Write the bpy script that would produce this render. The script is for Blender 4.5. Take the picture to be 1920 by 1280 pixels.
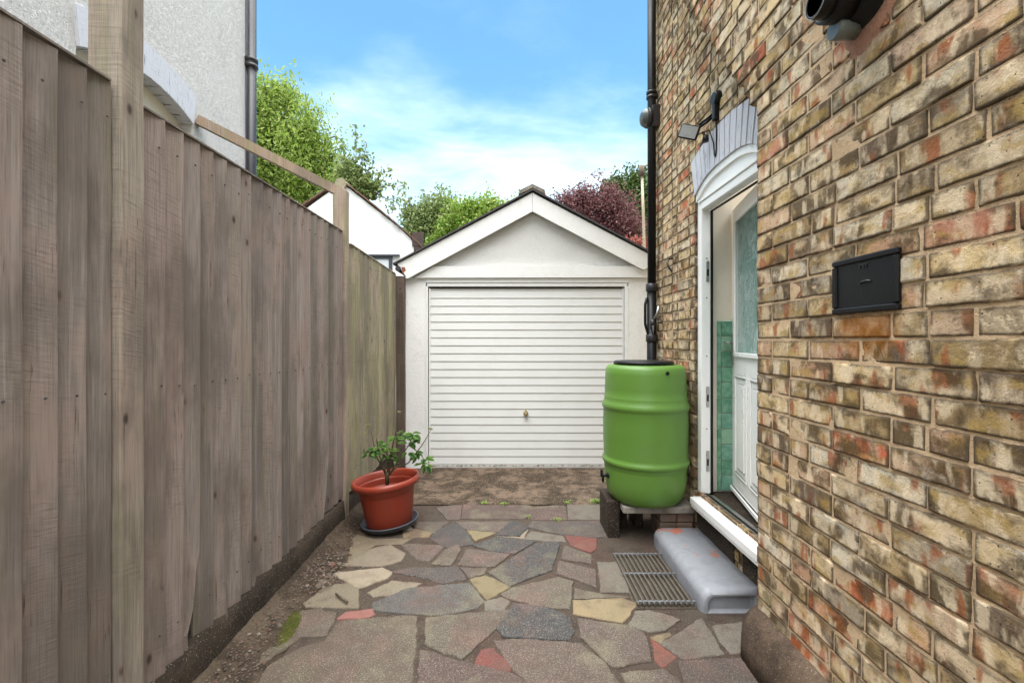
import bpy, bmesh, math, random
import numpy as np
from mathutils import Vector, Matrix, noise

for o in list(bpy.data.objects): bpy.data.objects.remove(o)
S = bpy.context.scene
COL = S.collection
R = math.radians
EYE = 1.39
F = 853.0

# ---------------------------------------------------------------- camera
cd = bpy.data.cameras.new('camera'); cam = bpy.data.objects.new('camera', cd); COL.objects.link(cam)
cam.location = (0, 0, EYE); cam.rotation_euler = (R(90), 0, 0)
cd.lens = 16.0; cd.sensor_width = 36.0; cd.shift_x = 5/1920.0; cd.clip_start = 0.05; cd.clip_end = 3000
S.camera = cam

# ---------------------------------------------------------------- node helpers
class NT:
    def __init__(s, nt): s.nt = nt
    def n(s, t, ins=None, **props):
        nd = s.nt.nodes.new(t)
        for k, v in props.items(): setattr(nd, k, v)
        if ins:
            for k, v in ins.items():
                inp = nd.inputs[k]
                if hasattr(v, 'is_output') or isinstance(v, bpy.types.NodeSocket): s.nt.links.new(v, inp)
                else: inp.default_value = v
        return nd
    def math(s, op, a, b=0.5, c=0.5, clamp=False):
        return s.n('ShaderNodeMath', {0: a, 1: b, 2: c}, operation=op, use_clamp=clamp).outputs[0]
    def mix(s, f, a, b, bt='MIX'):
        nd = s.n('ShaderNodeMix', data_type='RGBA', blend_type=bt)
        for k, v in ((0, f), (6, a), (7, b)):
            if isinstance(v, bpy.types.NodeSocket): s.nt.links.new(v, nd.inputs[k])
            else: nd.inputs[k].default_value = v if k == 0 else (tuple(v)+(1,))[:4]
        return nd.outputs[2]
    def ramp(s, f, lo, hi):
        return s.n('ShaderNodeMapRange', {0: f, 1: lo, 2: hi, 3: 0.0, 4: 1.0}, interpolation_type='SMOOTHSTEP').outputs[0]
    def noise(s, vec, scale, detail=4, rough=.55, dist=0.0):
        return s.n('ShaderNodeTexNoise', {'Vector': vec, 'Scale': scale, 'Detail': detail, 'Roughness': rough, 'Distortion': dist}).outputs[0]
    def scaled(s, vec, sc, off=None):
        nd = s.n('ShaderNodeVectorMath', {0: vec, 1: sc}, operation='MULTIPLY').outputs[0]
        if off is not None: nd = s.n('ShaderNodeVectorMath', {0: nd, 1: off}, operation='ADD').outputs[0]
        return nd

# ---------------------------------------------------------------- world
W = bpy.data.worlds.new('World'); S.world = W; W.use_nodes = True
W.node_tree.nodes.clear(); w = NT(W.node_tree)
SUN_EL, SUN_AZ = 73, 172        # azimuth measured clockwise from +Y: straight behind the camera, high, through thin cloud
sky = w.n('ShaderNodeTexSky', sky_type='NISHITA', sun_disc=False, sun_elevation=R(SUN_EL), sun_rotation=R(SUN_AZ), air_density=1.6, dust_density=0.6, ozone_density=2.5)
geo = w.n('ShaderNodeTexCoord').outputs['Generated']
sep = w.n('ShaderNodeSeparateXYZ', {0: geo})
zz = w.math('MAXIMUM', sep.outputs[2], 0.03)
px = w.math('DIVIDE', sep.outputs[0], w.math('ADD', zz, .12)); py = w.math('DIVIDE', sep.outputs[1], w.math('ADD', zz, .12))
pv = w.n('ShaderNodeCombineXYZ', {0: px, 1: w.math('MULTIPLY', py, 1.5), 2: 0.0}).outputs[0]
n1 = w.noise(pv, 0.9, 6, .55, .4)
n2 = w.noise(pv, 2.6, 5, .6, .3)
band = w.math('SUBTRACT', 1.0, w.ramp(sep.outputs[2], .33, .56))          # hazier and cloudier low down
high = w.ramp(sep.outputs[2], .64, .80)                                    # bright cloud overhead, out of view, added to light the side walls
back = w.math('SUBTRACT', 1.0, w.ramp(sep.outputs[1], -.1, .35))  # unseen cloud behind the camera, added for the light it gives
base_ = w.math('ADD', w.math('MULTIPLY', band, .60), w.math('MULTIPLY', w.math('MAXIMUM', high, back), .75))
cf = w.math('ADD', base_, w.math('MULTIPLY', w.math('SUBTRACT', w.math('ADD', w.math('MULTIPLY', n1, .7), w.math('MULTIPLY', n2, .3)), .5), 2.2))
cf = w.ramp(cf, .0, 1.15)
tint = w.mix(1.0, sky.outputs[0], (.68, 1.02, 1.07), 'MULTIPLY')
cloudc = w.mix(high, w.mix(back, (7.4, 8.6, 9.1), (6.8, 6.8, 6.7)), (35.5, 35.5, 35.0))
skc = w.mix(w.math('MULTIPLY', cf, .88), tint, cloudc)
bg = w.n('ShaderNodeBackground', {'Color': skc, 'Strength': .075})
w.n('ShaderNodeOutputWorld', {'Surface': bg.outputs[0]})

sd = bpy.data.lights.new('sun', 'SUN'); sd.energy = 1.5; sd.angle = R(70); sd.color = (1, .97, .93)
sun = bpy.data.objects.new('sun', sd); COL.objects.link(sun)
az, el = R(SUN_AZ), R(SUN_EL)
sdir = Vector((math.sin(az)*math.cos(el), math.cos(az)*math.cos(el), math.sin(el)))
sun.rotation_euler = sdir.to_track_quat('Z', 'Y').to_euler(); sun.location = (0, -5, 12)
S.view_settings.view_transform = 'Standard'; S.view_settings.look = 'None'; S.view_settings.gamma = 1
S.view_settings.exposure = 1.62

# ---------------------------------------------------------------- materials
def newmat(name):
    m = bpy.data.materials.new(name); m.use_nodes = True
    nt = m.node_tree; nt.nodes.clear(); k = NT(nt)
    b = k.n('ShaderNodeBsdfPrincipled'); o = k.n('ShaderNodeOutputMaterial', {'Surface': b.outputs[0]})
    return m, k, b
def fin(k, b, col=None, rough=None, height=None, dist=.01, strength=1.0, metal=None, spec=None):
    L = k.nt.links
    def put(n_, v):
        if v is None: return
        if isinstance(v, bpy.types.NodeSocket): L.new(v, b.inputs[n_])
        else: b.inputs[n_].default_value = (tuple(v)+(1,))[:4] if isinstance(v, tuple) else v
    put('Base Color', col); put('Roughness', rough); put('Metallic', metal); put('Specular IOR Level', spec)
    if height is not None:
        bp = k.n('ShaderNodeBump', {'Strength': strength, 'Distance': dist, 'Height': height}); L.new(bp.outputs[0], b.inputs['Normal'])
def plain(name, c, rough=.5, dirt=.15, scale=12, bump=.001, metal=0.0, spec=.5, dc=None):
    m, k, b = newmat(name); v = k.n('ShaderNodeTexCoord').outputs['Object']
    n_ = k.noise(v, scale, 6, .6); n2 = k.noise(v, scale*9, 3, .6)
    f = k.math('ADD', k.math('MULTIPLY', k.ramp(n_, .42, .75), dirt), k.math('MULTIPLY', k.ramp(n2, .5, .8), dirt*.6), clamp=True)
    dc = dc or tuple(x*.45 for x in c)
    col = k.mix(f, c, dc)
    fin(k, b, col, k.math('ADD', k.math('MULTIPLY', n_, .2), rough-.1), n2, bump, 1, metal, spec)
    return m
M = {}
def wood(name, sat=1.0, mul=1.0, green=0.0):
    m, k, b = newmat(name)
    v = k.n('ShaderNodeTexCoord').outputs['Object']
    at = k.n('ShaderNodeAttribute', attribute_name='col')
    off = k.n('ShaderNodeCombineXYZ', {0: k.math('MULTIPLY', at.outputs['Alpha'], 37.0), 1: k.math('MULTIPLY', at.outputs['Alpha'], 11.0), 2: k.math('MULTIPLY', at.outputs['Alpha'], 23.0)}).outputs[0]
    vo = k.n('ShaderNodeVectorMath', {0: v, 1: off}, operation='ADD').outputs[0]
    warp = k.noise(k.scaled(vo, (3, 3, 1.5)), 1.5, 3)
    g1 = k.noise(k.scaled(vo, (30, 30, 1.0)), 2.0, 8, .65, .5)
    g2 = k.noise(k.scaled(vo, (140, 140, 3.0)), 2.0, 4, .6)
    blot = k.noise(k.scaled(vo, (4, 4, 1.6)), 1.4, 5, .6)
    saw = k.noise(k.scaled(k.scaled(vo, (1, 1, 1), k.n('ShaderNodeCombineXYZ', {2: k.math('MULTIPLY', k.n('ShaderNodeSeparateXYZ', {0: vo}).outputs[1], .18)}).outputs[0]), (5, 14, 120)), 1.0, 5, .65, .3)
    sawm = k.ramp(k.noise(k.scaled(vo, (2, 2, 1.3)), 1.6, 2), .44, .58)
    # knots
    vk = k.n('ShaderNodeTexVoronoi', {'Vector': k.scaled(vo, (11, 11, 6.0)), 'Scale': 1.0, 'Randomness': 1.0})
    kd = k.math('ADD', vk.outputs['Distance'], k.math('MULTIPLY', k.math('SUBTRACT', g2, .5), .16))
    rare = k.ramp(k.n('ShaderNodeSeparateColor', {0: vk.outputs['Color']}).outputs[0], .52, .56)
    knot = k.math('MULTIPLY', k.math('SUBTRACT', 1.0, k.ramp(kd, .04, .15)), rare)
    halo = k.math('MULTIPLY', k.math('SUBTRACT', 1.0, k.ramp(kd, .10, .42)), rare)
    crack = k.math('SUBTRACT', 1.0, k.ramp(k.math('ABSOLUTE', k.math('SUBTRACT', k.noise(k.scaled(vo, (30, 30, .5)), 1.0, 4, .6), .5)), .0, .006))
    crack = k.math('MULTIPLY', crack, k.ramp(blot, .56, .63))
    c = k.mix(k.math('MULTIPLY', k.ramp(g1, .3, .75), .5), at.outputs['Color'], (.27*mul, .235*mul, .205*mul))
    c = k.mix(k.math('MULTIPLY', k.ramp(g2, .42, .7), .55), c, (.10*mul, .08*mul, .07*mul))
    c = k.mix(k.math('MULTIPLY', k.ramp(k.noise(k.scaled(vo, (60, 60, 1.3)), 1.0, 5, .65), .52, .66), .32), c, (.46*mul, .41*mul, .37*mul))
    c = k.mix(k.math('MULTIPLY', k.ramp(blot, .48, .64), .55), c, (.37*mul, .27*mul, .225*mul))
    c = k.mix(k.math('MULTIPLY', k.ramp(k.noise(k.scaled(v, (2, 3, 1.1)), 1.0, 5, .65), .46, .62), .55), c, (.115*mul, .092*mul, .075*mul))
    c = k.mix(k.math('MULTIPLY', k.ramp(k.noise(k.scaled(vo, (12, 12, .9)), 1.1, 4), .5, .72), .35+green*.55), c, (.21*mul, .20*mul, .10*mul))
    c = k.mix(k.math('MULTIPLY', k.math('MULTIPLY', k.ramp(saw, .5, .68), sawm), .40), c, (.13, .10, .09))
    c = k.mix(k.math('MULTIPLY', halo, .45), c, (.17, .125, .10))
    c = k.mix(knot, c, (.055, .04, .032)); c = k.mix(k.math('MULTIPLY', crack, .85), c, (.03, .024, .02))
    h = k.math('ADD', k.math('MULTIPLY', g2, .5), k.math('MULTIPLY', k.math('MULTIPLY', saw, sawm), .9))
    h = k.math('SUBTRACT', h, k.math('ADD', k.math('MULTIPLY', crack, 1.2), k.math('MULTIPLY', knot, .7)))
    fin(k, b, c, .8, h, .0022, .9, spec=.25)
    return m
M['wood'] = wood('weathered_wood', mul=.80)
M['woodg'] = wood('green_weathered_wood', mul=1.15, green=.8)
M['woodd'] = wood('dark_damp_wood', mul=.45)

def brickmat():
    m, k, b = newmat('stock_brick')
    v = k.n('ShaderNodeTexCoord').outputs['Object']
    at = k.n('ShaderNodeAttribute', attribute_name='col'); al = at.outputs['Alpha']
    edge = k.n('ShaderNodeAttribute', attribute_name='edge').outputs['Fac']
    off = k.n('ShaderNodeCombineXYZ', {0: k.math('MULTIPLY', al, 91.0), 1: k.math('MULTIPLY', al, 57.0), 2: k.math('MULTIPLY', al, 73.0)}).outputs[0]
    vo = k.n('ShaderNodeVectorMath', {0: v, 1: off}, operation='ADD').outputs[0]
    bands = k.noise(k.scaled(vo, (9, 15, 5)), 1.0, 5, .6, .2)
    blob = k.noise(k.scaled(vo, (9, 9, 13)), 1.0, 3, .5, .1)
    blob2 = k.noise(k.scaled(vo, (12, 7, 14)), 1.3, 3, .55, .1)
    fine = k.noise(vo, 90, 5, .7); vfine = k.noise(vo, 330, 3, .6)
    c = at.outputs['Color']
    pale = k.mix(.55, c, (.66, .53, .37)); c = k.mix(k.ramp(bands, .44, .60), c, pale)
    c = k.mix(k.math('MULTIPLY', k.ramp(blob2, .48, .64), .70), c, (.40, .275, .105))
    # fire-flashed red and dark clinker patches inside the brick
    redm = k.math('MULTIPLY', k.ramp(k.noise(k.scaled(vo, (8, 15, 6)), 1.0, 3, .45), .57, .66), .80)
    c = k.mix(redm, c, (.33, .115, .06))
    dark = k.ramp(k.math('ADD', blob, k.math('MULTIPLY', k.math('SUBTRACT', fine, .5), .22)), .47, .64)
    c = k.mix(k.math('MULTIPLY', dark, .85), c, (.088, .062, .038))
    c = k.mix(k.math('MULTIPLY', k.ramp(k.noise(k.scaled(vo, (10, 20, 9)), 1.0, 4, .5), .52, .64), .65), c, (.76, .63, .45))
    c = k.mix(k.math('MULTIPLY', k.ramp(k.noise(k.scaled(v, (3, 2.0, 2.6)), 1.0, 5, .65), .50, .64), k.math('MULTIPLY', k.ramp(fine, .36, .56), .5)), c, (.12, .085, .05))
    rim = k.math('MULTIPLY', k.math('SUBTRACT', 1.0, k.ramp(k.math('ADD', edge, k.math('MULTIPLY', k.math('SUBTRACT', fine, .5), 1.0)), .12, .60)), k.ramp(blob2, .34, .46))
    c = k.mix(k.math('MULTIPLY', rim, .85), c, (.095, .075, .055))  # dark chipped brick edges, with the undercut shadow at the joints painted in
    eff = k.math('MULTIPLY', k.ramp(k.noise(k.scaled(v, (5, 5, 7)), 1.4, 6, .65), .56, .72), k.ramp(fine, .35, .6))
    c = k.mix(k.math('MULTIPLY', eff, .55), c, (.66, .60, .49))
    sp_ = k.n('ShaderNodeSeparateXYZ', {0: v})
    dy_ = k.math('MULTIPLY', k.math('ADD', sp_.outputs[1], 1.62), 7.0); dz_ = k.math('MULTIPLY', k.math('ADD', sp_.outputs[2], -1.42), 11.0)
    rr_ = k.math('ADD', k.math('ADD', k.math('MULTIPLY', dy_, dy_), k.math('MULTIPLY', dz_, dz_)), k.math('MULTIPLY', k.math('SUBTRACT', k.noise(v, 22, 4, .6), .5), 2.2))
    c = k.mix(k.math('MULTIPLY', k.math('SUBTRACT', 1.0, k.ramp(rr_, .1, 1.1)), .6), c, (.36, .14, .035))
    pit = k.ramp(k.n('ShaderNodeTexVoronoi', {'Vector': vo, 'Scale': 55.0}).outputs['Distance'], .06, .16)
    pit = k.math('MAXIMUM', pit, k.ramp(fine, .45, .5))
    c = k.mix(k.math('SUBTRACT', 1.0, pit), c, (.04, .032, .025))
    h = k.math('ADD', k.math('MULTIPLY', fine, 1.0), k.math('ADD', k.math('MULTIPLY', vfine, .35), k.math('MULTIPLY', pit, .5)))
    hs = k.n('ShaderNodeHueSaturation', {'Hue': .5, 'Saturation': 1.07, 'Value': 1.04, 'Fac': 1.0, 'Color': c})
    c = k.n('ShaderNodeBrightContrast', {'Color': hs.outputs[0], 'Bright': .0, 'Contrast': .035}).outputs[0]
    fin(k, b, c, .88, h, .0055, .9, spec=.25)
    return m
M['brick'] = brickmat()
def mortarmat(name, c1, c2, sc=60):
    m, k, b = newmat(name); v = k.n('ShaderNodeTexCoord').outputs['Object']
    a = k.noise(v, 6, 5, .6); f = k.noise(v, sc, 5, .7); f2 = k.noise(v, sc*4, 2, .7)
    c = k.mix(k.ramp(a, .4, .65), c1, c2); c = k.mix(k.math('MULTIPLY', k.ramp(f, .5, .7), .6), c, tuple(x*.45 for x in c1))
    c = k.mix(k.math('MULTIPLY', k.ramp(f2, .62, .72), .5), c, (.6, .55, .45))
    fin(k, b, c, .95, k.math('ADD', f, k.math('MULTIPLY', f2, .4)), .005, 1, spec=.2)
    return m
M['mortar'] = mortarmat('sand_mortar', (.64, .46, .285), (.52, .37, .225))
M['redmortar'] = mortarmat('red_mortar', (.36, .18, .12), (.42, .25, .17))
def render_mat(name, c, sc=55, dist=.012, dirt=.25):
    m, k, b = newmat(name); v = k.n('ShaderNodeTexCoord').outputs['Object']
    a = k.n('ShaderNodeTexVoronoi', {'Vector': k.n('ShaderNodeVectorMath', {0: v, 1: k.n('ShaderNodeTexNoise', {'Vector': v, 'Scale': 20.0}).outputs['Color']}, operation='ADD').outputs[0], 'Scale': sc, 'Randomness': 1.0}).outputs['Distance']
    f = k.noise(v, sc*1.3, 6, .7); big = k.noise(v, 3, 5, .6)
    h = k.math('ADD', k.math('MULTIPLY', a, .8), k.math('MULTIPLY', f, 1.1))
    pitm = k.ramp(k.math('ADD', f, k.math('MULTIPLY', k.math('SUBTRACT', big, .5), .5)), .36, .47)
    col = k.mix(k.math('MULTIPLY', k.math('SUBTRACT', 1.0, pitm), dirt), c, (.28, .25, .21))
    col = k.mix(k.math('MULTIPLY', k.ramp(big, .55, .8), dirt*.7), col, tuple(x*.78 for x in c))
    fin(k, b, col, .85, h, dist, .9, spec=.3)
    return m
M['roughcast'] = render_mat('white_roughcast', (.93, .91, .88), 42, .012, .22)
M['stucco'] = render_mat('painted_stucco', (.78, .775, .755), 26, .006, .06)
M['smoothrender'] = render_mat('smooth_white_render', (.82, .815, .80), 9, .003, .10)
M['whitepaint'] = plain('white_painted_wood', (.78, .78, .765), .5, .16, 7, .0006, dc=(.45, .42, .36))
M['trimpaint'] = plain('weathered_white_board', (.80, .80, .785), .55, .16, 11, .0006, dc=(.50, .47, .40))
M['upvc'] = plain('white_plastic_frame', (.90, .895, .87), .3, .05, 5, .0002)
M['doormetal'] = plain('white_door_metal', (.74, .745, .73), .42, .16, 3.5, .0003, dc=(.52, .50, .44))
M['black'] = plain('black_plastic', (.005, .005, .006), .42, .10, 9, .0004, dc=(.03, .028, .026), spec=.3)
M['iron'] = plain('black_painted_iron', (.022, .021, .024), .38, .4, 14, .001, dc=(.07, .055, .05))
M['pipepurple'] = plain('black_brown_pipe_paint', (.014, .012, .016), .4, .2, 9, .0006, dc=(.07, .055, .06))
M['chrome'] = plain('bare_metal', (.55, .54, .52), .3, .3, 20, .0003, metal=.9)
M['brass'] = plain('old_brass', (.42, .34, .16), .35, .5, 40, .001, metal=.85)
M['green'] = plain('green_moulded_plastic', (.105, .225, .032), .42, .32, 5, .0005, dc=(.13, .215, .065))
M['pot'] = plain('terracotta_plastic', (.27, .036, .016), .42, .40, 8, .0006, dc=(.17, .035, .018))
M['saucer'] = plain('grey_plastic', (.07, .078, .095), .5, .3, 20, .0008)
M['soil'] = mortarmat('potting_soil', (.05, .032, .02), (.08, .05, .03), 50)
M['tilegrey'] = plain('dark_roof_felt', (.050, .048, .050), .8, .5, 20, .004, dc=(.10, .09, .08))
M['tilered'] = plain('old_clay_tile', (.16, .085, .06), .85, .7, 14, .004, dc=(.09, .07, .05))
M['concrete_old'] = mortarmat('old_concrete', (.27, .235, .185), (.16, .125, .09), 40)
M['darkconcrete'] = mortarmat('damp_dirty_concrete', (.030, .022, .016), (.052, .038, .027), 35)
M['plinth'] = mortarmat('brown_cement_plinth', (.070, .048, .034), (.125, .085, .058), 45)
M['stonegrey'] = mortarmat('grey_cast_slab', (.30, .27, .23), (.17, .14, .11), 50)
M['window_dark'] = plain('dark_window_timber', (.04, .045, .055), .5, .2, 9)
M['cream'] = plain('cream_paint', (.74, .68, .56), .6, .12, 6)
M['white_window'] = plain('window_glass_blind', (.62, .66, .68), .15, .1, 4)
def archmat():
    m, k, b = newmat('lilac_grey_masonry_paint'); v = k.n('ShaderNodeTexCoord').outputs['Object']
    a = k.noise(v, 14, 6, .65); f = k.noise(v, 70, 5, .65)
    c = k.mix(k.math('MULTIPLY', k.ramp(a, .5, .7), .35), (.58, .585, .63), (.42, .425, .47))
    c = k.mix(k.math('MULTIPLY', k.ramp(k.noise(k.scaled(v, (30, 60, 5)), 1.2, 5, .6), .60, .68), .7), c, (.08, .08, .10))
    fin(k, b, c, .6, f, .004, .8)
    return m
M['arch'] = archmat()
def stepmat():
    m, k, b = newmat('grey_floor_paint'); v = k.n('ShaderNodeTexCoord').outputs['Object']
    a = k.noise(v, 5.0, 6, .62, .3); f = k.noise(v, 60, 5, .65); s = k.noise(v, 14, 6, .6)
    c = k.mix(k.math('MULTIPLY', k.ramp(s, .46, .68), .40), (.285, .295, .32), (.19, .19, .20))
    up = k.ramp(k.n('ShaderNodeSeparateXYZ', {0: k.n('ShaderNodeNewGeometry').outputs['Normal']}).outputs[2], .6, .9)
    worn = k.math('MULTIPLY', k.ramp(a, .635, .655), up)
    c = k.mix(worn, c, (.48, .17, .11))
    fin(k, b, c, k.math('ADD', k.math('MULTIPLY', s, .3), .3), k.math('SUBTRACT', f, k.math('MULTIPLY', worn, .8)), .003, .7)
    return m
M['step'] = stepmat()
def pavemat():
    m, k, b = newmat('crazy_paving_stone'); v = k.n('ShaderNodeTexCoord').outputs['Object']; grime = k.noise(v, 1.7, 6, .68, .3)
    at = k.n('ShaderNodeAttribute', attribute_name='col'); c0 = at.outputs['Color']; sp = at.outputs['Alpha']
    big = k.noise(v, 3.2, 6, .6); mid = k.noise(v, 11, 6, .65); gr = k.noise(v, 170, 4, .75); gr2 = k.noise(v, 420, 2, .6)
    c = k.mix(k.math('MULTIPLY', k.ramp(mid, .45, .7), .45), c0, k.mix(1.0, c0, (.62, .58, .52), 'MULTIPLY'))
    c = k.mix(k.math('MULTIPLY', k.ramp(big, .50, .68), k.math('MULTIPLY', sp, .65)), c, (.19, .105, .085))
    c = k.mix(k.math('MULTIPLY', k.ramp(big, .50, .35), k.math('MULTIPLY', sp, .45)), c, (.24, .215, .13))
    c = k.mix(k.math('MULTIPLY', k.ramp(gr, .53, .66), k.math('MULTIPLY', sp, .60)), c, (.40, .34, .26))
    c = k.mix(k.math('MULTIPLY', k.ramp(gr, .47, .35), k.math('ADD', k.math('MULTIPLY', sp, .5), .2)), c, (.05, .035, .03))
    c = k.mix(k.math('MULTIPLY', k.ramp(k.math('ADD', grime, k.math('MULTIPLY', k.math('SUBTRACT', mid, .5), .5)), .48, .64), .55), c, (.115, .078, .060))
    spots = k.math('SUBTRACT', 1.0, k.ramp(k.n('ShaderNodeTexVoronoi', {'Vector': v, 'Scale': 115.0}).outputs['Distance'], .12, .26))
    c = k.mix(k.math('MULTIPLY', spots, k.math('MULTIPLY', sp, .55)), c, (.42, .38, .32))
    c = k.n('ShaderNodeHueSaturation', {'Hue': .5, 'Saturation': .95, 'Value': .84, 'Fac': 1.0, 'Color': c}).outputs[0]
    fin(k, b, c, .8, k.math('ADD', k.math('MULTIPLY', gr, .8), k.math('MULTIPLY', mid, 1.0)), .004, .8, spec=.3)
    return m
M['paving'] = pavemat()
def groundmix(name, c1, c2, c3, c4, sc=1.0, gscale=110):
    m, k, b = newmat(name); v = k.n('ShaderNodeTexCoord').outputs['Object']
    a = k.noise(v, 2.1*sc, 7, .65, .4); d = k.noise(v, 7*sc, 7, .7); g = k.noise(v, gscale, 4, .75)
    c = k.mix(k.ramp(a, .42, .60), c1, c2); c = k.mix(k.math('MULTIPLY', k.ramp(d, .50, .62), .8), c, c3)
    vo = k.n('ShaderNodeTexVoronoi', {'Vector': v, 'Scale': gscale*.55}); peb = k.math('SUBTRACT', 1.0, k.ramp(vo.outputs['Distance'], .2, .38))
    rare = k.ramp(k.n('ShaderNodeSeparateColor', {0: vo.outputs['Color']}).outputs[0], .55, .6)
    c = k.mix(k.math('MULTIPLY', k.math('MULTIPLY', peb, rare), .65), c, c4)
    c = k.mix(k.math('MULTIPLY', k.ramp(g, .50, .36), .6), c, (.03, .022, .016))
    fin(k, b, c, .92, k.math('ADD', g, k.math('ADD', d, k.math('MULTIPLY', k.math('MULTIPLY', peb, rare), .6))), .009, .9, spec=.2)
    return m
M['apron'] = groundmix('worn_concrete_apron', (.070, .050, .033), (.190, .135, .095), (.038, .029, .020), (.33, .25, .18), 1.8, 95)
M['joint'] = groundmix('red_sand_joint', (.098, .068, .053), (.098, .079, .061), (.068, .049, .039), (.27, .20, .14), 1.3, 170)
M['dirt'] = groundmix('dirt', (.065, .046, .032), (.120, .09, .062), (.036, .028, .019), (.22, .165, .12), 1.8, 130)
M['yard'] = groundmix('yard_soil', (.16, .14, .08), (.10, .12, .05), (.09, .08, .05), (.30, .28, .2), .4, 20)
def leafmat(name, c1, c2, c3, tr=.35):
    m, k, b = newmat(name); at = k.n('ShaderNodeAttribute', attribute_name='col'); s = k.n('ShaderNodeSeparateColor', {0: at.outputs['Color']})
    c = k.mix(s.outputs[0], c1, c2); c = k.mix(k.math('MULTIPLY', s.outputs[1], s.outputs[1]), c, c3)
    fin(k, b, c, .5, spec=.35)
    t = k.n('ShaderNodeBsdfTranslucent', {'Color': c}); mx = k.n('ShaderNodeMixShader', {0: tr, 1: b.outputs[0], 2: t.outputs[0]})
    out = [n for n in k.nt.nodes if n.type == 'OUTPUT_MATERIAL'][0]; k.nt.links.new(mx.outputs[0], out.inputs[0])
    return m
M['leaf_green'] = leafmat('fresh_green_leaves', (.15, .25, .035), (.27, .39, .065), (.44, .52, .16), .5)
M['leaf_lime'] = leafmat('lime_green_leaves', (.12, .24, .03), (.22, .36, .05), (.36, .42, .10))
M['leaf_grey'] = leafmat('grey_green_leaves', (.12, .18, .05), (.21, .28, .09), (.32, .37, .16))
M['leaf_dark'] = leafmat('dark_green_leaves', (.035, .075, .018), (.07, .13, .03), (.14, .20, .05), .2)
M['leaf_purple'] = leafmat('purple_leaves', (.09, .032, .038), (.17, .060, .068), (.30, .16, .15), .4)
M['leaf_red'] = leafmat('red_leaves', (.22, .05, .04), (.36, .09, .06), (.42, .16, .10), .3)
M['leaf_rose'] = leafmat('rose_leaves', (.045, .12, .030), (.09, .20, .035), (.20, .32, .06), .2)
M['bark'] = mortarmat('bark', (.10, .075, .05), (.16, .12, .085), 30)
M['stem'] = plain('green_brown_stem', (.09, .075, .035), .6, .4, 30)
M['moss'] = groundmix('moss', (.065, .075, .012), (.10, .105, .02), (.06, .06, .012), (.20, .20, .05), 4, 200)
def tilemat():
    m, k, b = newmat('green_glazed_tiles'); v = k.n('ShaderNodeTexCoord').outputs['Object']
    at = k.n('ShaderNodeAttribute', attribute_name='col')
    a = k.noise(v, 26, 4, .6)
    c = k.mix(k.math('MULTIPLY', k.ramp(a, .35, .7), .6), at.outputs['Color'], (.30, .50, .38))
    fin(k, b, c, .15, a, .001, .4)
    return m
M['tile'] = tilemat()
def glassmat():
    m, k, b = newmat('rippled_obscure_glass'); v = k.n('ShaderNodeTexCoord').outputs['Object']
    sv = k.scaled(v, (1, 1, .55))
    a = k.noise(sv, 26, 3, .6, 2.2)
    wv = k.math('ABSOLUTE', k.math('SUBTRACT', k.noise(sv, 22, 2, .5, 2.0), .5)); ln = k.math('SUBTRACT', 1.0, k.ramp(wv, .0, .08))
    c = k.mix(k.ramp(k.noise(v, 5, 3), .35, .65), (.20, .40, .34), (.46, .62, .57))
    fin(k, b, c, .07, k.math('ADD', k.math('MULTIPLY', ln, .9), a), .035, 1.0, metal=.55, spec=1.0)
    b.inputs['Transmission Weight'].default_value = .0
    return m
M['glass'] = glassmat()

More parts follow.
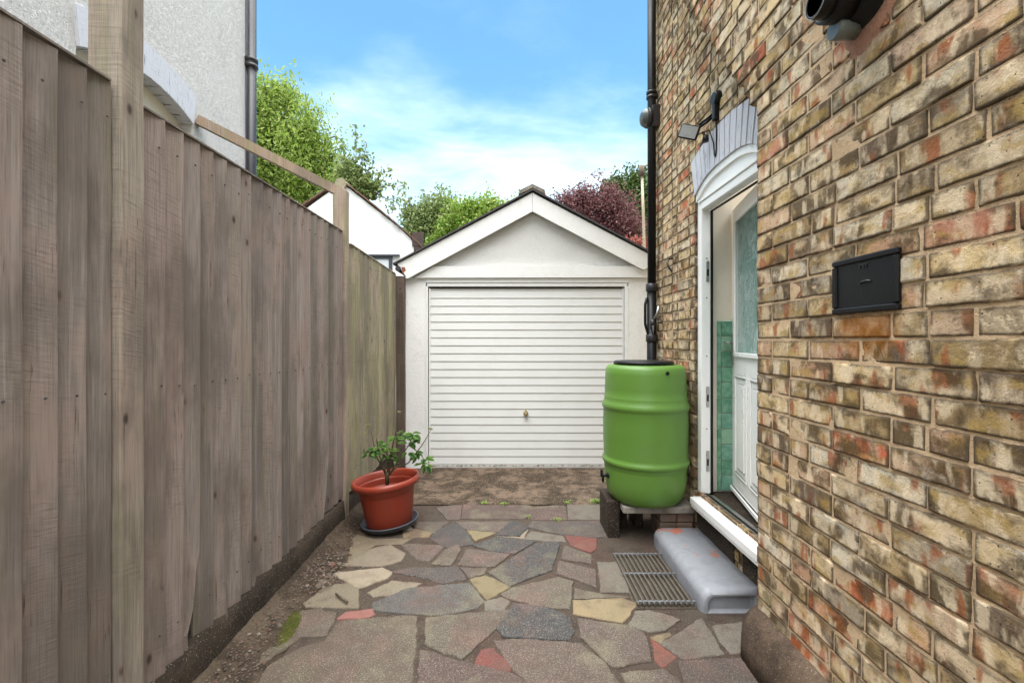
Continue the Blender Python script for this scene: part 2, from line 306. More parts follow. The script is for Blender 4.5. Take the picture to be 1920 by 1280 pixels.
# ---------------------------------------------------------------- mesh builder
class MB:
    def __init__(s): s.v = []; s.f = []; s.c = []; s.e = []; s.cur = (1, 1, 1, 0); s.sm = []; s.smooth = False
    def vert(s, p, e=1.0): s.v.append(tuple(p)); s.c.append(s.cur); s.e.append(e); return len(s.v)-1
    def face(s, idx): s.f.append(tuple(idx)); s.sm.append(s.smooth)
    def poly(s, pts): s.face([s.vert(p) for p in pts])
    def box(s, x0, x1, y0, y1, z0, z1, bev=0.0):
        if bev <= 0:
            i = [s.vert(p) for p in ((x0,y0,z0),(x1,y0,z0),(x1,y1,z0),(x0,y1,z0),(x0,y0,z1),(x1,y0,z1),(x1,y1,z1),(x0,y1,z1))]
            for f in ((0,3,2,1),(4,5,6,7),(0,1,5,4),(1,2,6,5),(2,3,7,6),(3,0,4,7)): s.face([i[a] for a in f])
            return
        b = min(bev, (x1-x0)*.45, (y1-y0)*.45, (z1-z0)*.45)
        def ring(d, z): return [s.vert(p) for p in ((x0+d+b,y0+d,z),(x1-d-b,y0+d,z),(x1-d,y0+d+b,z),(x1-d,y1-d-b,z),(x1-d-b,y1-d,z),(x0+d+b,y1-d,z),(x0+d,y1-d-b,z),(x0+d,y0+d+b,z))]
        rs = [ring(b, z0), ring(0, z0+b), ring(0, z1-b), ring(b, z1)]
        for a, c in zip(rs[:-1], rs[1:]):
            for q in range(8): s.face((a[q], a[(q+1) % 8], c[(q+1) % 8], c[q]))
        s.face(rs[0][::-1]); s.face(rs[-1])
    def xform_last(s, n0, fn):
        for i in range(n0, len(s.v)): s.v[i] = tuple(fn(Vector(s.v[i])))
    def prism(s, pts, d):        # pts: list of 3D points (planar), extruded by vector d, closed
        n = len(pts); a = [s.vert(p) for p in pts]; b = [s.vert(Vector(p)+Vector(d)) for p in pts]
        s.face(a[::-1]); s.face(b)
        for i in range(n): s.face((a[i], a[(i+1) % n], b[(i+1) % n], b[i]))
    def tube(s, pts, rad, seg=10, cap=True):
        pts = [Vector(p) for p in pts]; n = len(pts); rings = []
        if not hasattr(rad, '__len__'): rad = [rad]*n
        ref = None
        for i, p in enumerate(pts):
            t = (pts[min(i+1, n-1)]-pts[max(i-1, 0)]).normalized()
            if ref is None: ref = Vector((0, 0, 1)) if abs(t.z) < .9 else Vector((1, 0, 0))
            a = t.cross(ref).normalized(); bb = t.cross(a).normalized(); ref = -bb if False else ref
            rings.append([s.vert(p+(a*math.cos(q*2*math.pi/seg)+bb*math.sin(q*2*math.pi/seg))*rad[i]) for q in range(seg)])
        sm = s.smooth; s.smooth = True
        for r0, r1 in zip(rings[:-1], rings[1:]):
            for q in range(seg): s.face((r0[q], r0[(q+1) % seg], r1[(q+1) % seg], r1[q]))
        s.smooth = sm
        if cap: s.face(rings[0][::-1]); s.face(rings[-1])
    def lathe(s, prof, cx, cy, z0=0, seg=48, axis='z', closed=False):
        rings = []
        for r, h in prof:
            ring = []
            for q in range(seg):
                a = q*2*math.pi/seg
                if axis == 'z': p = (cx+r*math.cos(a), cy+r*math.sin(a), z0+h)
                elif axis == 'x': p = (h, cx+r*math.cos(a), cy+r*math.sin(a))
                else: p = (cx+r*math.cos(a), h, cy+r*math.sin(a))
                ring.append(s.vert(p))
            rings.append(ring)
        sm = s.smooth; s.smooth = True
        for r0, r1 in zip(rings[:-1], rings[1:]):
            for q in range(seg): s.face((r0[q], r0[(q+1) % seg], r1[(q+1) % seg], r1[q]))
        s.smooth = sm
        s.face(rings[0][::-1]); s.face(rings[-1])
    def build(s, name, mat, parent=None, edge=False, fixn=True):
        me = bpy.data.meshes.new(name)
        base = parent.matrix_world.translation if parent is not None else Vector((0, 0, 0))
        if parent is not None:
            p = parent; base = Vector((0, 0, 0))
            while p is not None: base = base + p.location; p = p.parent
        vs = [(v[0]-base.x, v[1]-base.y, v[2]-base.z) for v in s.v]
        me.from_pydata(vs, [], s.f)
        me.polygons.foreach_set('use_smooth', s.sm)
        if fixn:
            bm = bmesh.new(); bm.from_mesh(me); bmesh.ops.recalc_face_normals(bm, faces=bm.faces); bm.to_mesh(me); bm.free()
        ca = me.color_attributes.new('col', 'FLOAT_COLOR', 'POINT'); ca.data.foreach_set('color', np.array(s.c, dtype=np.float32).ravel())
        if edge:
            ea = me.attributes.new('edge', 'FLOAT', 'POINT'); ea.data.foreach_set('value', np.array(s.e, dtype=np.float32))
        me.materials.append(mat); me.update()
        o = bpy.data.objects.new(name, me); COL.objects.link(o)
        if parent is not None: o.parent = parent
        return o
def thing(name, label, cat, loc=(0, 0, 0), group=None):
    o = bpy.data.objects.new(name, None); o.empty_display_size = .1; COL.objects.link(o); o.location = loc
    o['label'] = label; o['category'] = cat
    if group: o['group'] = group
    return o
def tag(o, label, cat, group=None, kind=None):
    o['label'] = label; o['category'] = cat
    if group: o['group'] = group
    if kind: o['kind'] = kind
    return o
def struct(o, label=None, cat=None):
    o['kind'] = 'structure'
    if label: o['label'] = label
    if cat: o['category'] = cat
    return o
def P(x, y, z):      # image point at depth z -> world
    return Vector(((x-955)*z/F, z, EYE+(640-y)*z/F))
def GP(x, y, h=0.0):  # image point on the ground
    z = F*(EYE-h)/(y-640.0); return Vector(((x-955)*z/F, z, h))
rng = random.Random(7)
def nz(x, y, z): return noise.noise(Vector((x, y, z)))

# ================================================================ GROUND
mb = MB(); mb.poly([(-400, -100, -.03), (400, -100, -.03), (400, 1200, -.03), (-400, 1200, -.03)])
struct(mb.build('ground', M['yard']), 'flat soil stretching away behind the garage and trees', 'ground')
# joint bed below the paving, gently uneven
def sheet(name, mat, x0, x1, y0, y1, h, amp, st=.06):
    b = MB(); b.smooth = True
    nx = int((x1-x0)/st)+1; ny = int((y1-y0)/st)+1
    for j in range(ny+1):
        for i in range(nx+1):
            x = x0+(x1-x0)*i/nx; y = y0+(y1-y0)*j/ny
            b.vert((x, y, h(x, y)+amp*nz(x*9, y*9, 3)+amp*.6*nz(x*31, y*31, 1)))
    for j in range(ny):
        for i in range(nx):
            a = j*(nx+1)+i; b.face((a, a+1, a+nx+2, a+nx+1))
    return b.build(name, mat, fixn=False)
struct(sheet('path', M['joint'], -1.0, 1.32, -1.5, 3.90, lambda x, y: 0.0, .003), 'reddish sandy joint bed under the crazy paving', 'path')
struct(sheet('driveway', M['apron'], -1.16, 1.32, 3.86, 5.15, lambda x, y: .008+max(0, (y-3.9))*.006, .003), 'worn brown concrete apron before the garage door', 'driveway')
def dh(x, y):
    t = max(0, min(1, (-1.05-x)/.20)); return -.010+.085*t*t+.012*max(0, min(1, (-.98-x)/.08))+.012*nz(x*6, y*3, 9)
struct(sheet('dirt_strip', M['dirt'], -1.32, -.92, -1.5, 4.9, dh, .008, .025), 'strip of dirt and rubble along the foot of the fence', 'dirt')

# paving stones traced on the ground
def A(*p): return [(600+u/4.8, 940+v/4.8) for u, v in p]
def B(*p): return [(900+u/4.8, 940+v/4.8) for u, v in p]
def Cc(*p): return [(560+u/4.364, 1090+v/4.364) for u, v in p]
def D(*p): return [(1000+u/4.364, 1090+v/4.364) for u, v in p]
cg = (.118, .090, .074); cd_ = (.058, .056, .057); cy = (.235, .185, .10); cr = (.175, .050, .040); cc = (.27, .22, .155); co = (.135, .112, .083); cl = (.175, .155, .122); cdr = (.092, .060, .050)
stones = [
 (A((1050,60),(1280,20),(1260,160),(1150,165)), cg, 1), (A((1300,15),(1900,40))+B((400,160))+A((1275,158)), cdr, 1),
 (B((400,60),(760,30),(780,165),(450,165)), cdr, 1), (B((790,25),(1160,25),(1150,165),(800,165)), cl, .7),
 (A((830,185),(1150,185),(1030,290),(950,262),(830,222)), cg, 1), (A((1200,200),(1290,240),(1390,385),(1150,420),(1000,340),(1050,270)), cd_, .7),
 (A((1220,185),(1740,185),(1590,278),(1320,252)), cg, 1), (A((740,232),(1010,278),(960,320),(760,325)), (.25,.17,.09), .9),
 (A((1325,265),(1575,287),(1400,358)), cy, .2), (B((270,190),(340,185),(420,240),(350,312),(150,303)), cd_, .7),
 (B((150,312),(350,318),(420,250),(390,330)), cc, .3), (B((480,185),(1150,177),(1150,318),(1050,326),(740,297),(440,238)), (.075,.067,.064), .9),
 (B((470,272),(735,310),(770,368),(400,340)), cl, .5), (B((765,308),(1040,335),(1040,420),(990,462),(830,398)), cr, .45),
 (B((160,325),(500,362),(300,470),(140,455),(0,420),(-60,400)), cd_, .9), (B((520,382),(690,375),(710,400),(640,615),(270,762),(85,640)), (.055,.055,.058), 1),
 (A((1330,430),(1700,482),(1560,588),(1250,575)), cg, 1), (A((1235,395),(1260,440),(1180,580),(1015,560),(1130,440)), co, .8),
 (A((710,375),(1120,402),(980,535),(880,520)), cg, 1), (A((620,392),(760,470),(720,540),(540,580),(170,575),(160,520),(430,440)), cc, .5),
 (A((110,650),(560,602),(640,640),(600,690),(350,780)), (.33,.27,.19), .4), (A((650,640),(800,600),(1230,592),(1310,700),(1100,738),(960,690)), (.075,.062,.060), 1),
 (A((1350,707),(1500,672),(1705,770))+Cc((1535,150)), cy, .25), (A((1275,605),(1490,605),(1470,650),(1350,686)), cg, 1),
 (B((760,402),(990,485),(1000,560),(745,520)), cg, 1), (B((720,545),(1025,620),(1040,775),(860,700),(700,655)), cg, 1),
 (B((690,692),(830,728))+D((290,232),(60,205))+Cc((1740,150),(1665,112))+B((300,785)), co, .9),
 (D((345,60),(540,100),(800,132),(350,143)), co, .9), (B((1062,560),(1225,555),(1290,700),(1345,816),(1090,816)), cl, .5),
 (D((335,160),(720,145),(842,190),(720,335),(345,266)), (.30,.225,.12), .5), (Cc((1530,168),(1650,132),(1722,168),(1670,230),(1535,233)), cl, .7),
 (Cc((612,182),(900,62),(1390,20),(1515,172),(1430,228),(1150,276),(622,243)), (.095,.09,.085), 1), (Cc((582,90),(760,0),(1000,20),(880,88),(620,128)), cc, .7),
 (Cc((1765,192),(1900,202))+D((160,242),(285,300),(322,400),(290,478),(0,463))+Cc((1690,455),(1635,380)), (.058,.058,.060), 1),
 (Cc((1050,302),(1500,262),(1718,243),(1620,370),(1340,628),(1260,598),(1050,520)), co, 1),
 (Cc((320,332),(850,284),(955,292),(945,500))+[(770,1290),(766,1345),(510,1345)]+Cc((0,825),(120,640),(240,472)), (.125,.10,.072), 1),
 (Cc((1000,565),(1300,655),(1440,692),(1715,750),(1885,835))+[(1010,1310),(785,1310)], (.105,.072,.062), 1),
 (Cc((1500,562),(1590,550),(1728,700),(1700,736),(1447,678)), cr, .45),
 (Cc((1610,492),(1750,474))+D((0,482),(380,512),(555,650),(720,870))+[(1180,1320),(1040,1320)]+Cc((1740,690)), (.125,.092,.074), 1),
 (Cc((325,305),(390,257),(600,233),(610,270),(560,298),(360,311)), (.29,.115,.095), .4),
 (D((372,312),(760,372),(900,432),(960,648),(645,698),(400,450)), cg, 1), (D((850,257),(950,247),(1190,320),(1060,398),(950,413),(785,368)), cl, .9),
 (D((970,458),(1090,422),(1125,440),(1040,498)), (.26,.20,.11), .8), (D((968,478),(1162,620),(1060,702),(1010,650)), (.24,.075,.052), .4),
 (D((1055,510),(1370,307),(1415,370),(1545,588),(1250,636)), cl, .9), (D((1470,370),(1790,332),(1790,570),(1610,578),(1535,480)), cl, .8),
 (D((1200,662),(1680,642),(1850,829))+[(1440,1310),(1290,1310)], (.070,.064,.062), 1), (D((732,762),(1060,728),(1180,829))+[(1280,1310),(1190,1310)], cg, 1),
 ([(640,1022),(668,1003),(700,1012),(770,1010),(752,1022),(700,1024),(684,1036),(660,1050),(632,1058),(606,1072),(600,1062)], (.20,.155,.10), .8),
 ([(592,1082),(618,1076),(622,1084),(600,1100),(588,1098)], (.17,.13,.09), .8),
 ([(560,1218),(604,1206),(590,1262),(545,1320),(470,1320),(505,1250)], (.115,.095,.062), 1), ([(500,1190),(556,1150),(600,1140),(604,1148),(556,1200),(505,1236),(480,1250)], (.105,.09,.055), 1),
 (Cc((50,178),(230,42),(400,22),(480,62),(480,218),(80,208)), (.20,.165,.11), .9), (Cc((0,282),(150,252),(308,264),(220,448),(0,450)), co, 1),
]
world_polys = [([GP(x, y) for x, y in pts], c, s) for pts, c, s in stones]
# plain rows of stones nearer than the frame shows
r2 = random.Random(3)
for gy in range(7):
    for gx in range(6):
        def J(i, j): q = random.Random(i*77+j*13); return Vector((-.95+i*.36+q.uniform(-.07, .07), 1.62-j*.4+q.uniform(-.07, .07), 0))
        ps = [J(gx, gy), J(gx+1, gy), J(gx+1, gy+1), J(gx, gy+1)]; cen = sum(ps, Vector())/4
        world_polys.append(([cen+(p-cen)*.93 for p in ps], random.Random(gx*5+gy).choice([cg, cd_, co, cg, cl, cr]), 1))
pb = MB()
for si, (pts, c, s) in enumerate(world_polys):
    area = sum(pts[i].x*pts[(i+1) % len(pts)].y-pts[(i+1) % len(pts)].x*pts[i].y for i in range(len(pts)))
    if area < 0: pts = pts[::-1]
    c0_ = sum(pts, Vector())/len(pts); pts = [p+(p-c0_).normalized()*.011 for p in pts]
    out = []
    for i in range(len(pts)):
        a, b2 = pts[i], pts[(i+1) % len(pts)]; n = max(2, int((b2-a).length/.014))
        for q in range(n):
            p = a.lerp(b2, q/n); j = .008
            out.append(Vector((p.x+j*nz(p.x*18, p.y*18, si)+j*.6*nz(p.x*60, p.y*60, si), p.y+j*nz(p.x*18, p.y*18, si+50)+j*.6*nz(p.x*60, p.y*60, si+9), 0)))
    if min(p.x for p in out) < -1.2: pass
    cen = sum(out, Vector())/len(out); v = r2.uniform(.9, 1.1)
    top = .0055+r2.uniform(-.0015, .003)
    pb.cur = (c[0]*v, c[1]*v, c[2]*v, s)
    lo = [pb.vert((p.x, p.y, -.004)) for p in out]
    mi = [pb.vert((p.x, p.y, top-.004)) for p in out]
    hi = []
    for p in out:
        d = (cen-p); d = d.normalized()*.004 if d.length > .01 else d*0
        hi.append(pb.vert((p.x+d.x, p.y+d.y, top+.0015*nz(p.x*5, p.y*5, si))))
    n = len(out)
    for i in range(n):
        k2 = (i+1) % n
        pb.face((lo[i], lo[k2], mi[k2], mi[i])); pb.face((mi[i], mi[k2], hi[k2], hi[i]))
    pb.face(hi)
pv_ = pb.build('paving', M['paving'], fixn=False)
bm = bmesh.new(); bm.from_mesh(pv_.data); bmesh.ops.triangulate(bm, faces=[f for f in bm.faces if len(f.verts) > 4]); bm.to_mesh(pv_.data); bm.free()
struct(pv_, 'crazy paving of grey, slate, sandstone and red broken slabs', 'paving')

# ================================================================ BRICK HOUSE
XN, XF, YC = 1.08, 1.30, 1.985       # near wall plane, recessed wall plane, corner between them
YFAR = 4.08
DY, DW = 2.77, .42                    # doorway centre and half width
H = lambda h: EYE+h
house = thing('brick_house', 'weathered yellow and red stock brick house with white side door', 'house', (1.3, 3.0, 0))
COURSE = .0745; JH = .0075
palette = [((.58,.44,.26), 34), ((.43,.32,.18), 22), ((.63,.50,.34), 24), ((.34,.245,.14), 16), ((.50,.37,.26), 16), ((.52,.33,.22), 12), ((.36,.30,.22), 10), ((.46,.15,.09), 8), ((.50,.25,.17), 6), ((.15,.11,.08), 11), ((.62,.55,.43), 12)]
pl = [c for c, n in palette for _ in range(n)]
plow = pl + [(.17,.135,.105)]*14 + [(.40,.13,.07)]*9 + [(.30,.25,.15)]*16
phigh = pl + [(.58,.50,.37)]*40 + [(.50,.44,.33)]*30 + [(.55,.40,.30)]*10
def brick(b, X, y0, y1, z0, z1, depth, seed, rough=1.0):
    q = random.Random(seed)
    ht = (z0+z1)/2
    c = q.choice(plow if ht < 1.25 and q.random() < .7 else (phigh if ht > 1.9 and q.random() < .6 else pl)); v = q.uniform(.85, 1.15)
    b.cur = (c[0]*v, c[1]*v, c[2]*v, q.random())
    L = y1-y0; nx = max(5, int(L/.016)); wl = (0, .035, .12, .5, .88, .965, 1); nzn = 6
    cs = .0025*rough
    xo = q.uniform(-.003, .003)*rough; tilt = q.uniform(-.02, .02)*rough; tz = q.uniform(-.03, .03)*rough
    ids = []
    for j in range(nzn+1):
        row = []
        for i in range(nx+1):
            u, w_ = i/nx, j/nzn
            # gather the outer ring close to the edge
            uu = u; ww = wl[j]
            if i == 1: uu = .0022/L
            if i == nx-1: uu = 1-.0022/L
            if i == 2: uu = .012/L
            if i == nx-2: uu = 1-.012/L
            y = y0+L*uu; z = z0+(z1-z0)*ww
            rim = i in (0, nx) or j in (0, nzn); corner = (i in (0, nx)) and (j in (0, nzn))
            x = X+xo+tilt*(uu-.5)*L+tz*(ww-.5)*.065
            x += .0022*rough*nz(y*22+seed, z*22, seed*.37)+.0012*rough*nz(y*70, z*70, seed*.11)
            if rim:
                x += .0038
                if corner: y += cs*(1 if i == 0 else -1); z += cs*(1 if j == 0 else -1)
                y += .0045*rough*nz(y*45, z*45, seed*.77); z += .0048*rough*nz(y*38+7, z*38, seed*.53)
                chip = nz(y*30, z*30, seed*.9+4)
                if chip > .33: x += (chip-.33)*.02*rough
            dd = min(uu*L, (1-uu)*L, ww*(z1-z0), (1-ww)*(z1-z0))
            row.append(b.vert((x, y, z), min(1, dd/.018)))
        ids.append(row)
    b.smooth = True
    for j in range(nzn):
        for i in range(nx): b.face((ids[j][i], ids[j+1][i], ids[j+1][i+1], ids[j][i+1]))
    b.smooth = False
    ringv = ids[0][:] + [ids[j][nx] for j in range(1, nzn+1)] + ids[nzn][:-1][::-1] + [ids[j][0] for j in range(nzn-1, 0, -1)]
    back = []
    for r in ringv:
        p = b.v[r]; back.append(b.vert((X+depth, p[1], p[2]), 0))
    n = len(ringv)
    for i in range(n):
        k2 = (i+1) % n; b.face((ringv[i], ringv[k2], back[k2], back[i]))
def mortar_run(b, X, y0, y1, z0, z1, deep=None):
    n = max(1, int((y1-y0)/.05)); rows = []
    for j in range(3):
        z = z0+(z1-z0)*j/2
        rows.append([b.vert((X+.0040+.0018*nz((y0+(y1-y0)*i/n)*14, z*14, 5.5), y0+(y1-y0)*i/n, z)) for i in range(n+1)])
    b.smooth = True
    for j in range(2):
        for i in range(n): b.face((rows[j][i], rows[j+1][i], rows[j+1][i+1], rows[j][i+1]))
    b.smooth = False
    if deep:
        # end return and underside so the projecting course is solid
        e = [(X+.006, y1, z0), (X+deep, y1, z0), (X+deep, y1, z1), (X+.006, y1, z1)]; b.poly(e)
        b.poly([(X+.006, y1-.12, z0), (X+deep, y1-.12, z0), (X+deep, y1, z0), (X+.006, y1, z0)])
Z0 = (EYE+.008) % COURSE - COURSE
ZTOP = 4.9
ncourse = int((ZTOP-Z0)/COURSE)
def near_end(zm):
    h = zm-EYE
    return YC+max(0, math.ceil((h-1.03)/COURSE))*.056+.002*math.sin(h*9)
bn, mn, bf, mf = MB(), MB(), MB(), MB()
def ext(h):   # half width of doorway / arch at height h above eye
    if h < 1.0: return DW
    if h < 1.27: return DW+(h-1.0)/.27*.05
    if h < 1.35: return .47*math.sqrt(max(0, 1-(h-1.27)/.08))
    return 0
def fill(b, m_, X, ya, yb, z, seed, header_p, deep_end=None, flemish=False):
    zlo, zhi = z+JH/2, z+COURSE-JH/2
    mortar_run(m_, X, ya, yb, z, z+COURSE, deep_end)
    q = random.Random(seed)
    # bricks laid from the corner (yb) towards the viewer
    lens = []; y = yb; k2 = 0; first = .105 if seed % 2 else .225
    xs = []
    while y > ya+.02:
        L = first if k2 == 0 else ((.105 if (k2 % 2 == (seed % 2)) else .222) if flemish else (.105 if q.random() < header_p else .225))
        L *= q.uniform(.96, 1.04)
        y2 = max(ya, y-L)
        if y2-ya < .04: y2 = ya
        xs.append((y2, y)); y = y2-.009; k2 += 1
    for i, (p0, p1) in enumerate(xs):
        brick(b, X, p0, p1, zlo+q.uniform(-.0015, .0015), zhi+q.uniform(-.0015, .0015), (deep_end if deep_end and i == 0 else .03), seed*100+i)
for ci in range(ncourse):
    z = Z0+ci*COURSE; zm = z+COURSE/2; h = zm-EYE
    if z < -.05: continue
    ye = near_end(zm)
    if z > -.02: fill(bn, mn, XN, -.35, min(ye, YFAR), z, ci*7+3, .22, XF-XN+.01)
    e = ext(h)
    zlow = .30
    runs = [(max(YC, min(ye, YFAR)-.06), DY-e), (DY+e, YFAR)] if e > 0 else [(max(YC, min(ye, YFAR)-.06), YFAR)]
    if h < -1.04: runs = [(YC, YFAR)]
    for ya, yb in runs:
        if yb-ya > .05: fill(bf, mf, XF, ya, yb, z, ci*13+int(ya*10)+1000, .45, None, flemish=True)
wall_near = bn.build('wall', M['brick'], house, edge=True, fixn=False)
wall_near['label'] = 'projecting brick wall nearest the camera'
mn.build('mortar', M['mortar'], wall_near, fixn=False)
wall_far = bf.build('wall', M['brick'], house, edge=True, fixn=False); wall_far['label'] = 'recessed brick wall around the white door'
mf.build('mortar', M['mortar'], wall_far, fixn=False)
# core masonry behind faces, return walls (holes left where the doorway is)
cb = MB()
cb.box(XN+.025, 1.9, -.35, YC-.21, -.02, 4.85); cb.box(XN+.215, 1.9, YC-.205, YC-.012, -.02, 4.85)
cb.box(XF+.022, XF+.26, YC, DY-DW-.01, -.02, 4.85); cb.box(XF+.022, XF+.26, DY+DW+.01, YFAR-.01, -.02, 4.85)
cb.box(XF+.022, XF+.26, DY-DW-.008, DY+DW+.008, H(1.16), 4.85); cb.box(XF+.022, XF+.26, DY-DW-.008, DY+DW+.008, -.02, H(-1.07))
cb.box(XF+.03, 5.5, YFAR-.23, YFAR-.005, -.02, 4.85)
cb.box(5.3, 5.5, -.35, YFAR-.235, -.02, 4.85)
cb.build('wall_core', M['mortar'], house)
# cement fillet around the flue, on the near wall
# quoin strip at the far corner: return bricks
# plinth at the foot of the near wall
pb2 = MB(); pb2.smooth = True
N = 60
prof = [(XN+.02, .245), (XN-.012, .235), (XN-.045, .205), (XN-.062, .16), (XN-.066, .08), (XN-.070, -.02), (XN+.02, -.02)]
rows = []
for i in range(N+1):
    y = -.35+(YC+.03+.35)*i/N; endr = max(0, (y-(YC-.03))/.06)
    rows.append([pb2.vert((x+.004*nz(x*20, y*9, z*20)+(.012*endr if x < XN else 0), y, z+(.006*nz(y*5, x*9, 2) if z > 0 else 0)-(.018*endr if z > .1 else 0))) for x, z in prof])
for i in range(N):
    for j in range(len(prof)-1): pb2.face((rows[i][j], rows[i][j+1], rows[i+1][j+1], rows[i+1][j]))
pb2.smooth = False; pb2.face(rows[-1]); pb2.face(rows[0][::-1])
pb2.build('plinth', M['plinth'], house)

# painted arch over the door
def arch(parent, name, X, proj, depth, yc, hi_w, ho_w, hs_i, hp_i, hs_o, hp_o, n, mat, backX, ip=2):
    b = MB(); q = random.Random(5)
    def inn(t): return yc+t*hi_w, H(hs_i+(hp_i-hs_i)*(1-abs(t)**ip))
    def out(t): return yc+t*ho_w, H(hs_o+(hp_o-hs_o)*(1-t*t))
    for i in range(n):
        t0 = -1+2*i/n; t1 = -1+2*(i+1)/n; g = .022*q.uniform(.4, 1.2)
        xo = X-proj-q.uniform(0, .002)
        a0, a1, b0, b1 = inn(t0+g), inn(t1-g), out(t0+g), out(t1-g)
        m0 = ((a0[0]+b0[0])/2+q.uniform(-.002, .002), (a0[1]+b0[1])/2); m1 = ((a1[0]+b1[0])/2+q.uniform(-.002, .002), (a1[1]+b1[1])/2)
        b.prism([(xo, a0[0], a0[1]), (xo, a1[0], a1[1]), (xo, m1[0], m1[1]), (xo, b1[0], b1[1]), (xo, b0[0], b0[1]), (xo, m0[0], m0[1])], (depth, 0, 0))
    o = b.build(name, mat, parent)
    bb = MB(); K = 16
    for i in range(K):
        t0 = -1+2*i/K; t1 = -1+2*(i+1)/K
        a0, a1, b0, b1 = inn(t0*.995), inn(t1*.995), out(t0*.995), out(t1*.995)
        bb.prism([(backX, a0[0], a0[1]+.003), (backX, a1[0], a1[1]+.003), (backX, b1[0], b1[1]-.003), (backX, b0[0], b0[1]-.003)], (.05, 0, 0))
    bb.build('arch_joint', mat, o)
    return inn
inn = arch(house, 'door_arch', XF, .006, .10, DY, DW-.005, .47, 1.015, 1.105, 1.265, 1.345, 13, M['arch'], XF-.001, 3)
# door frame: outer casing with arched head, inner frame, keeps
fx0, fx1 = XF+.018, XF+.085
fr = MB()
fr.box(fx0, fx1, DY+DW-.065, DY+DW-.002, H(-1.045), H(.985), .006)
fr.box(fx0, fx1, DY-DW+.002, DY-DW+.065, H(-1.045), H(.985), .006)
K = 16
for i in range(K):   # arched head infill
    t0, t1 = -1+2*i/K, -1+2*(i+1)/K
    a0, a1 = inn(t0), inn(t1)
    fr.prism([(fx0+.004, a0[0], H(.935)+.0), (fx0+.004, a1[0], H(.935)), (fx0+.004, a1[0], a1[1]+.01), (fx0+.004, a0[0], a0[1]+.01)], (.05, 0, 0))
    fr.prism([(fx0-.012, a0[0], a0[1]-.045), (fx0-.012, a1[0], a1[1]-.045), (fx0-.012, a1[0], a1[1]-.002), (fx0-.012, a0[0], a0[1]-.002)], (.016, 0, 0))
fr.box(fx0-.002, fx1-.005, DY-DW+.066, DY+DW-.066, H(.90), H(.955), .005)
fr.box(fx0-.010, fx0+.004, DY-DW+.03, DY+DW-.03, H(.955), H(.972), .003)
frame = fr.build('door_frame', M['upvc'], house)
yj = DY+DW-.0652
for hh in (.50, -.36, -.80):
    kp = MB(); kp.box(fx1-.035, fx1-.012, yj-.004, yj, H(hh-.09), H(hh+.05), .002); kp.build('lock_keep', M['chrome'], frame)
kd_ = MB()
for hh in (.50, -.36, -.80): kd_.box(fx1-.029, fx1-.018, yj-.0055, yj-.0038, H(hh-.05), H(hh-.005))
for hh in (.57, .3, -.1, -.6): kd_.lathe([(.004, yj-.003), (.004, yj+.001)], fx1-.03, H(hh), axis='y', seg=10)
kd_.box(fx1, fx1+.012, yj-.006, yj+.01, H(-1.04), H(.9)); kd_.box(fx1, fx1+.012, DY-DW+.06, yj, H(.89), H(.90))
kd_.build('rubber_seal', M['black'], frame)
# sill
sl = MB(); sl.box(1.232, XF+.04, 2.27, 3.11, H(-1.105), H(-1.055), .006); sl.box(1.24, 1.30, 2.27, 3.11, H(-1.125), H(-1.1052), .003)
sl.build('door_sill', M['upvc'], house)
th = MB(); th.box(XF+.041, XF+.060, 2.36, 3.12, H(-1.085), H(-1.045)); th.box(XF+.0605, XF+.10, 2.36, 3.12, H(-1.085), H(-1.052)); tho = th.build('threshold', M['chrome'], house)
th = MB(); th.box(XF+.048, XF+.056, 2.36, 3.12, H(-1.045), H(-1.038)); th.build('rubber_seal', M['black'], tho)
# leaf, ajar inwards
lf = thing('door', '', ''); del lf['label']; del lf['category']; lf.parent = house
hx, hy, ang = XF+.085, 2.40, R(12.5)
lf.location = (hx-1.3, hy-3.0, H(-1.04)); lf.rotation_euler = (0, 0, -ang)
def leafbuild(mbx, name, mat, parent=None):
    me_parent = parent or lf
    o = mbx.build(name, mat, None)
    o.parent = me_parent; return o
LW, LH = .80, 1.955
d = MB()  # local: y along width, -x outward, z up
gy0, gy1, gz0, gz1 = .13, .71, .955, 1.855
d.box(0, .044, 0, gy0, 0, LH, .003); d.box(0, .044, gy1, LW, 0, LH, .003)
d.box(.001, .043, gy0, gy1, gz1, LH-.001); d.box(.001, .043, gy0, gy1, .001, gz0)
leafbuild(d, 'door_leaf', M['upvc'])
g = MB(); g.box(.014, .03, gy0, gy1, gz0, gz1); leafbuild(g, 'glass', M['glass'])
t = MB()
def molding(y0, y1, z0, z1, w_, pr):
    t.box(-pr, .002, y0-w_, y1+w_, z1, z1+w_, .004); t.box(-pr, .002, y0-w_, y1+w_, z0-w_, z0, .004)
    t.box(-pr+.001, .002, y0-w_, y0, z0, z1, .004); t.box(-pr+.001, .002, y1, y1+w_, z0, z1, .004)
molding(gy0+.012, gy1-.012, gz0+.012, gz1-.012, .03, .014)
for a_, b_ in ((.11, .36), (.46, .70)):
    molding(a_, b_, .16, .80, .018, .008); t.box(-.007, .001, a_+.035, b_-.035, .20, .76, .012)
t.box(-.02, .002, .01, LW-.01, .012, .05, .008)
leafbuild(t, 'door_moulding', M['upvc'])
hd = MB(); hd.box(-.010, .0, LW-.05, LW-.02, .88, 1.09, .004); hd.tube([(-.01, LW-.035, 1.03), (-.05, LW-.035, 1.03), (-.055, LW-.045, 1.03), (-.055, LW-.14, 1.03)], .009, 10)
hd.box(.0442, .054, LW-.05, LW-.02, .88, 1.09, .003); hd.tube([(.054, LW-.035, 1.03), (.10, LW-.035, 1.03), (.10, LW+.01, 1.032)], .009, 10)
hd.box(.010, .034, LW, LW+.003, .2, 1.8)
leafbuild(hd, 'handle', M['chrome'])
